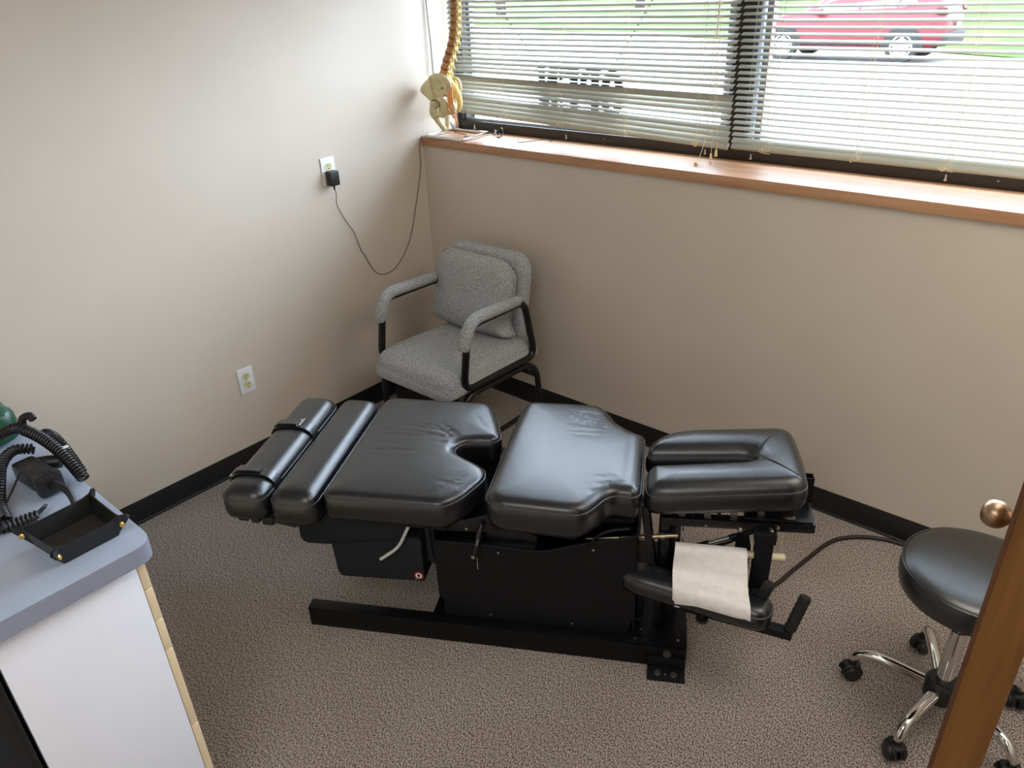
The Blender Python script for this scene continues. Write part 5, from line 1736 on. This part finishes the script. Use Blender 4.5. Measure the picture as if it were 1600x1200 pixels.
for s in (-1, 1):
    gl = MB()
    for poly in ([(-0.72, 1.075), (0.28, 1.10), (0.28, 1.50), (-0.10, 1.495), (-0.40, 1.36)], [(0.34, 1.10), (1.10, 1.135), (1.12, 1.47), (0.34, 1.50)], [(1.16, 1.14), (1.55, 1.18), (1.35, 1.42), (1.17, 1.455)]):
        a = [(x, s * (side_y(x, z) + 0.012), z) for x, z in poly]
        b = [(x, s * (side_y(x, z) - 0.02), z) for x, z in poly]
        n_ = len(a)
        gl.add(a + b, [tuple(range(n_)), tuple(range(n_, 2 * n_))[::-1]] + [(k, (k + 1) % n_, n_ + (k + 1) % n_, n_ + k) for k in range(n_)])
    obj('side_window', gl, M['carglass'], car, smooth=False)
    cl = MB()
    poly = [(-0.98, 0.235), (0.92, 0.235), (0.92, 0.365), (0.0, 0.40), (-0.98, 0.385)]
    a = [(x, s * (side_y(x, z) + 0.018), z) for x, z in poly]
    b = [(x, s * (side_y(x, z) - 0.05), z) for x, z in poly]
    n_ = len(a)
    cl.add(a + b, [tuple(range(n_)), tuple(range(n_, 2 * n_))[::-1]] + [(k, (k + 1) % n_, n_ + (k + 1) % n_, n_ + k) for k in range(n_)])
    obj('sill_cladding', cl, M['carblack'], car, smooth=False)
    for wx in (XF, XR):
        arch = MB()
        n_ = 22
        pin, pout = [], []
        for k in range(n_):
            t = -0.12 + (PI + 0.24) * k / (n_ - 1)
            pout.append((wx + 0.435 * math.cos(t), 0.345 + 0.435 * math.sin(t)))
        pout.append((wx - 0.43, 0.24))
        pout.append((wx + 0.43, 0.24))
        a = [(x, s * (0.905), z) for x, z in pout]
        b = [(x, s * (0.80), z) for x, z in pout]
        n2 = len(a)
        arch.add(a + b, [tuple(range(n2)), tuple(range(n2, 2 * n2))[::-1]] + [(k, (k + 1) % n2, n2 + (k + 1) % n2, n2 + k) for k in range(n2)])
        obj('wheel_arch', arch, M['carblack'], car, smooth=False)
        ty = MB().lathe([(0.21, s * 0.93), (0.255, s * 0.945), (0.335, s * 0.935), (0.348, s * 0.90), (0.348, s * 0.76), (0.30, s * 0.72)], (wx, 0, 0.348), (0, 1, 0), 32)
        to = obj('wheel', ty, M['tyre'], car)
        rm = MB().lathe([(0.245, s * 0.938), (0.235, s * 0.950), (0.215, s * 0.948), (0.205, s * 0.925)], (wx, 0, 0.348), (0, 1, 0), 32, caps=False)
        rm.lathe([(0.215, s * 0.926), (0.15, s * 0.932), (0.06, s * 0.934)], (wx, 0, 0.348), (0, 1, 0), 32)
        rm.lathe([(0.060, s * 0.960), (0.055, s * 0.915)], (wx, 0, 0.348), (0, 1, 0), 16)
        for k in range(5):
            a_ = 2 * PI * k / 5 + 0.3
            rm.obox((wx + 0.045 * math.cos(a_), s * 0.945, 0.348 + 0.045 * math.sin(a_)), (wx + 0.222 * math.cos(a_), s * 0.940, 0.348 + 0.222 * math.sin(a_)), 0.03, 0.085, up=(0, 1, 0) if False else (-math.sin(a_), 0, math.cos(a_)), bev=0.006)
        obj('rim', rm, M['rim'], to, label='silver alloy rim')
    mr = MB().box((-0.66, s * 0.93, 1.00), (-0.48, s * 1.08, 1.14), 0.03)
    obj('side_mirror', mr, M['carred'], car)
    hl = MB().box((-2.20, s * 0.50, 0.70), (-1.95, s * 0.83, 0.83), 0.03)
    obj('headlight', hl, M['headlight'], car)
    tl = MB().box((1.93, s * 0.56, 0.98), (2.15, s * 0.86, 1.14), 0.03)
    obj('tail_light', tl, M['taillight'], car)
    for hx in (0.12, 0.98):
        obj('door_handle', MB().obox((hx, s * 0.905, 0.93), (hx + 0.17, s * 0.905, 0.935), 0.03, 0.03, bev=0.006), M['carred'], car)
obj('front_bumper', MB().box((-2.31, -0.60, 0.26), (-2.08, 0.60, 0.52), 0.05), M['carblack'], car)
obj('rear_bumper', MB().box((1.98, -0.76, 0.36), (2.24, 0.76, 0.62), 0.05), M['carblack'], car)
obj('number_plate', MB().box((2.235, -0.16, 0.70), (2.245, 0.16, 0.85)), M['white'], car)
obj('windscreen', MB().add([(-0.86, -0.66, 1.17), (-0.86, 0.66, 1.17), (-0.50, 0.56, 1.46), (-0.50, -0.56, 1.46), (-0.82, -0.66, 1.13), (-0.82, 0.66, 1.13), (-0.46, 0.56, 1.42), (-0.46, -0.56, 1.42)],
                           [(0, 1, 2, 3), (7, 6, 5, 4), (0, 4, 5, 1), (1, 5, 6, 2), (2, 6, 7, 3), (3, 7, 4, 0)]), M['carglass'], car)

# ------------------------------------------------------------------ fill panels added on the ceiling, out of view, to lift the room light
LM = emit_mat('fill_panel_glow', (1.0, 0.96, 0.90), 0.4)  # faint glow for the faces of the added fill panels
HS = 0.60
for k, (lx, ly) in enumerate(((2.95, -0.80), (2.5, -3.2))):
    t = thing('added_fill_panel', ('added unseen square fill light panel over the rolling stool', 'added unseen square fill light panel behind the camera position')[k], 'added fill light', (lx, ly, RH))
    h = HS + 0.02
    obj('frame', MB().box((-h, -h, -0.03), (h, -HS, 0)).box((-h, HS, -0.03), (h, h, 0)).box((-h, -HS, -0.03), (-HS, HS, 0)).box((HS, -HS, -0.03), (h, HS, 0)), M['white'], t)
    obj('glow_sheet', MB().box((-HS, -HS, -0.02), (HS, HS, -0.012)), LM, t)
    l_ = bpy.data.lights.new('added_fill_lamp', 'AREA')  # fill lamp added under each panel
    l_.shape = 'SQUARE'
    l_.size = 2 * HS - 0.04
    l_.energy = FILL_W * (1.1, 1.35)[k]
    l_.color = ((1.0, 0.94, 0.84), (0.97, 0.98, 1.0))[k]
    lo2 = bpy.data.objects.new('added_fill_lamp', l_)
    lo2.location = (lx, ly, RH - 0.035)
    COL.objects.link(lo2)
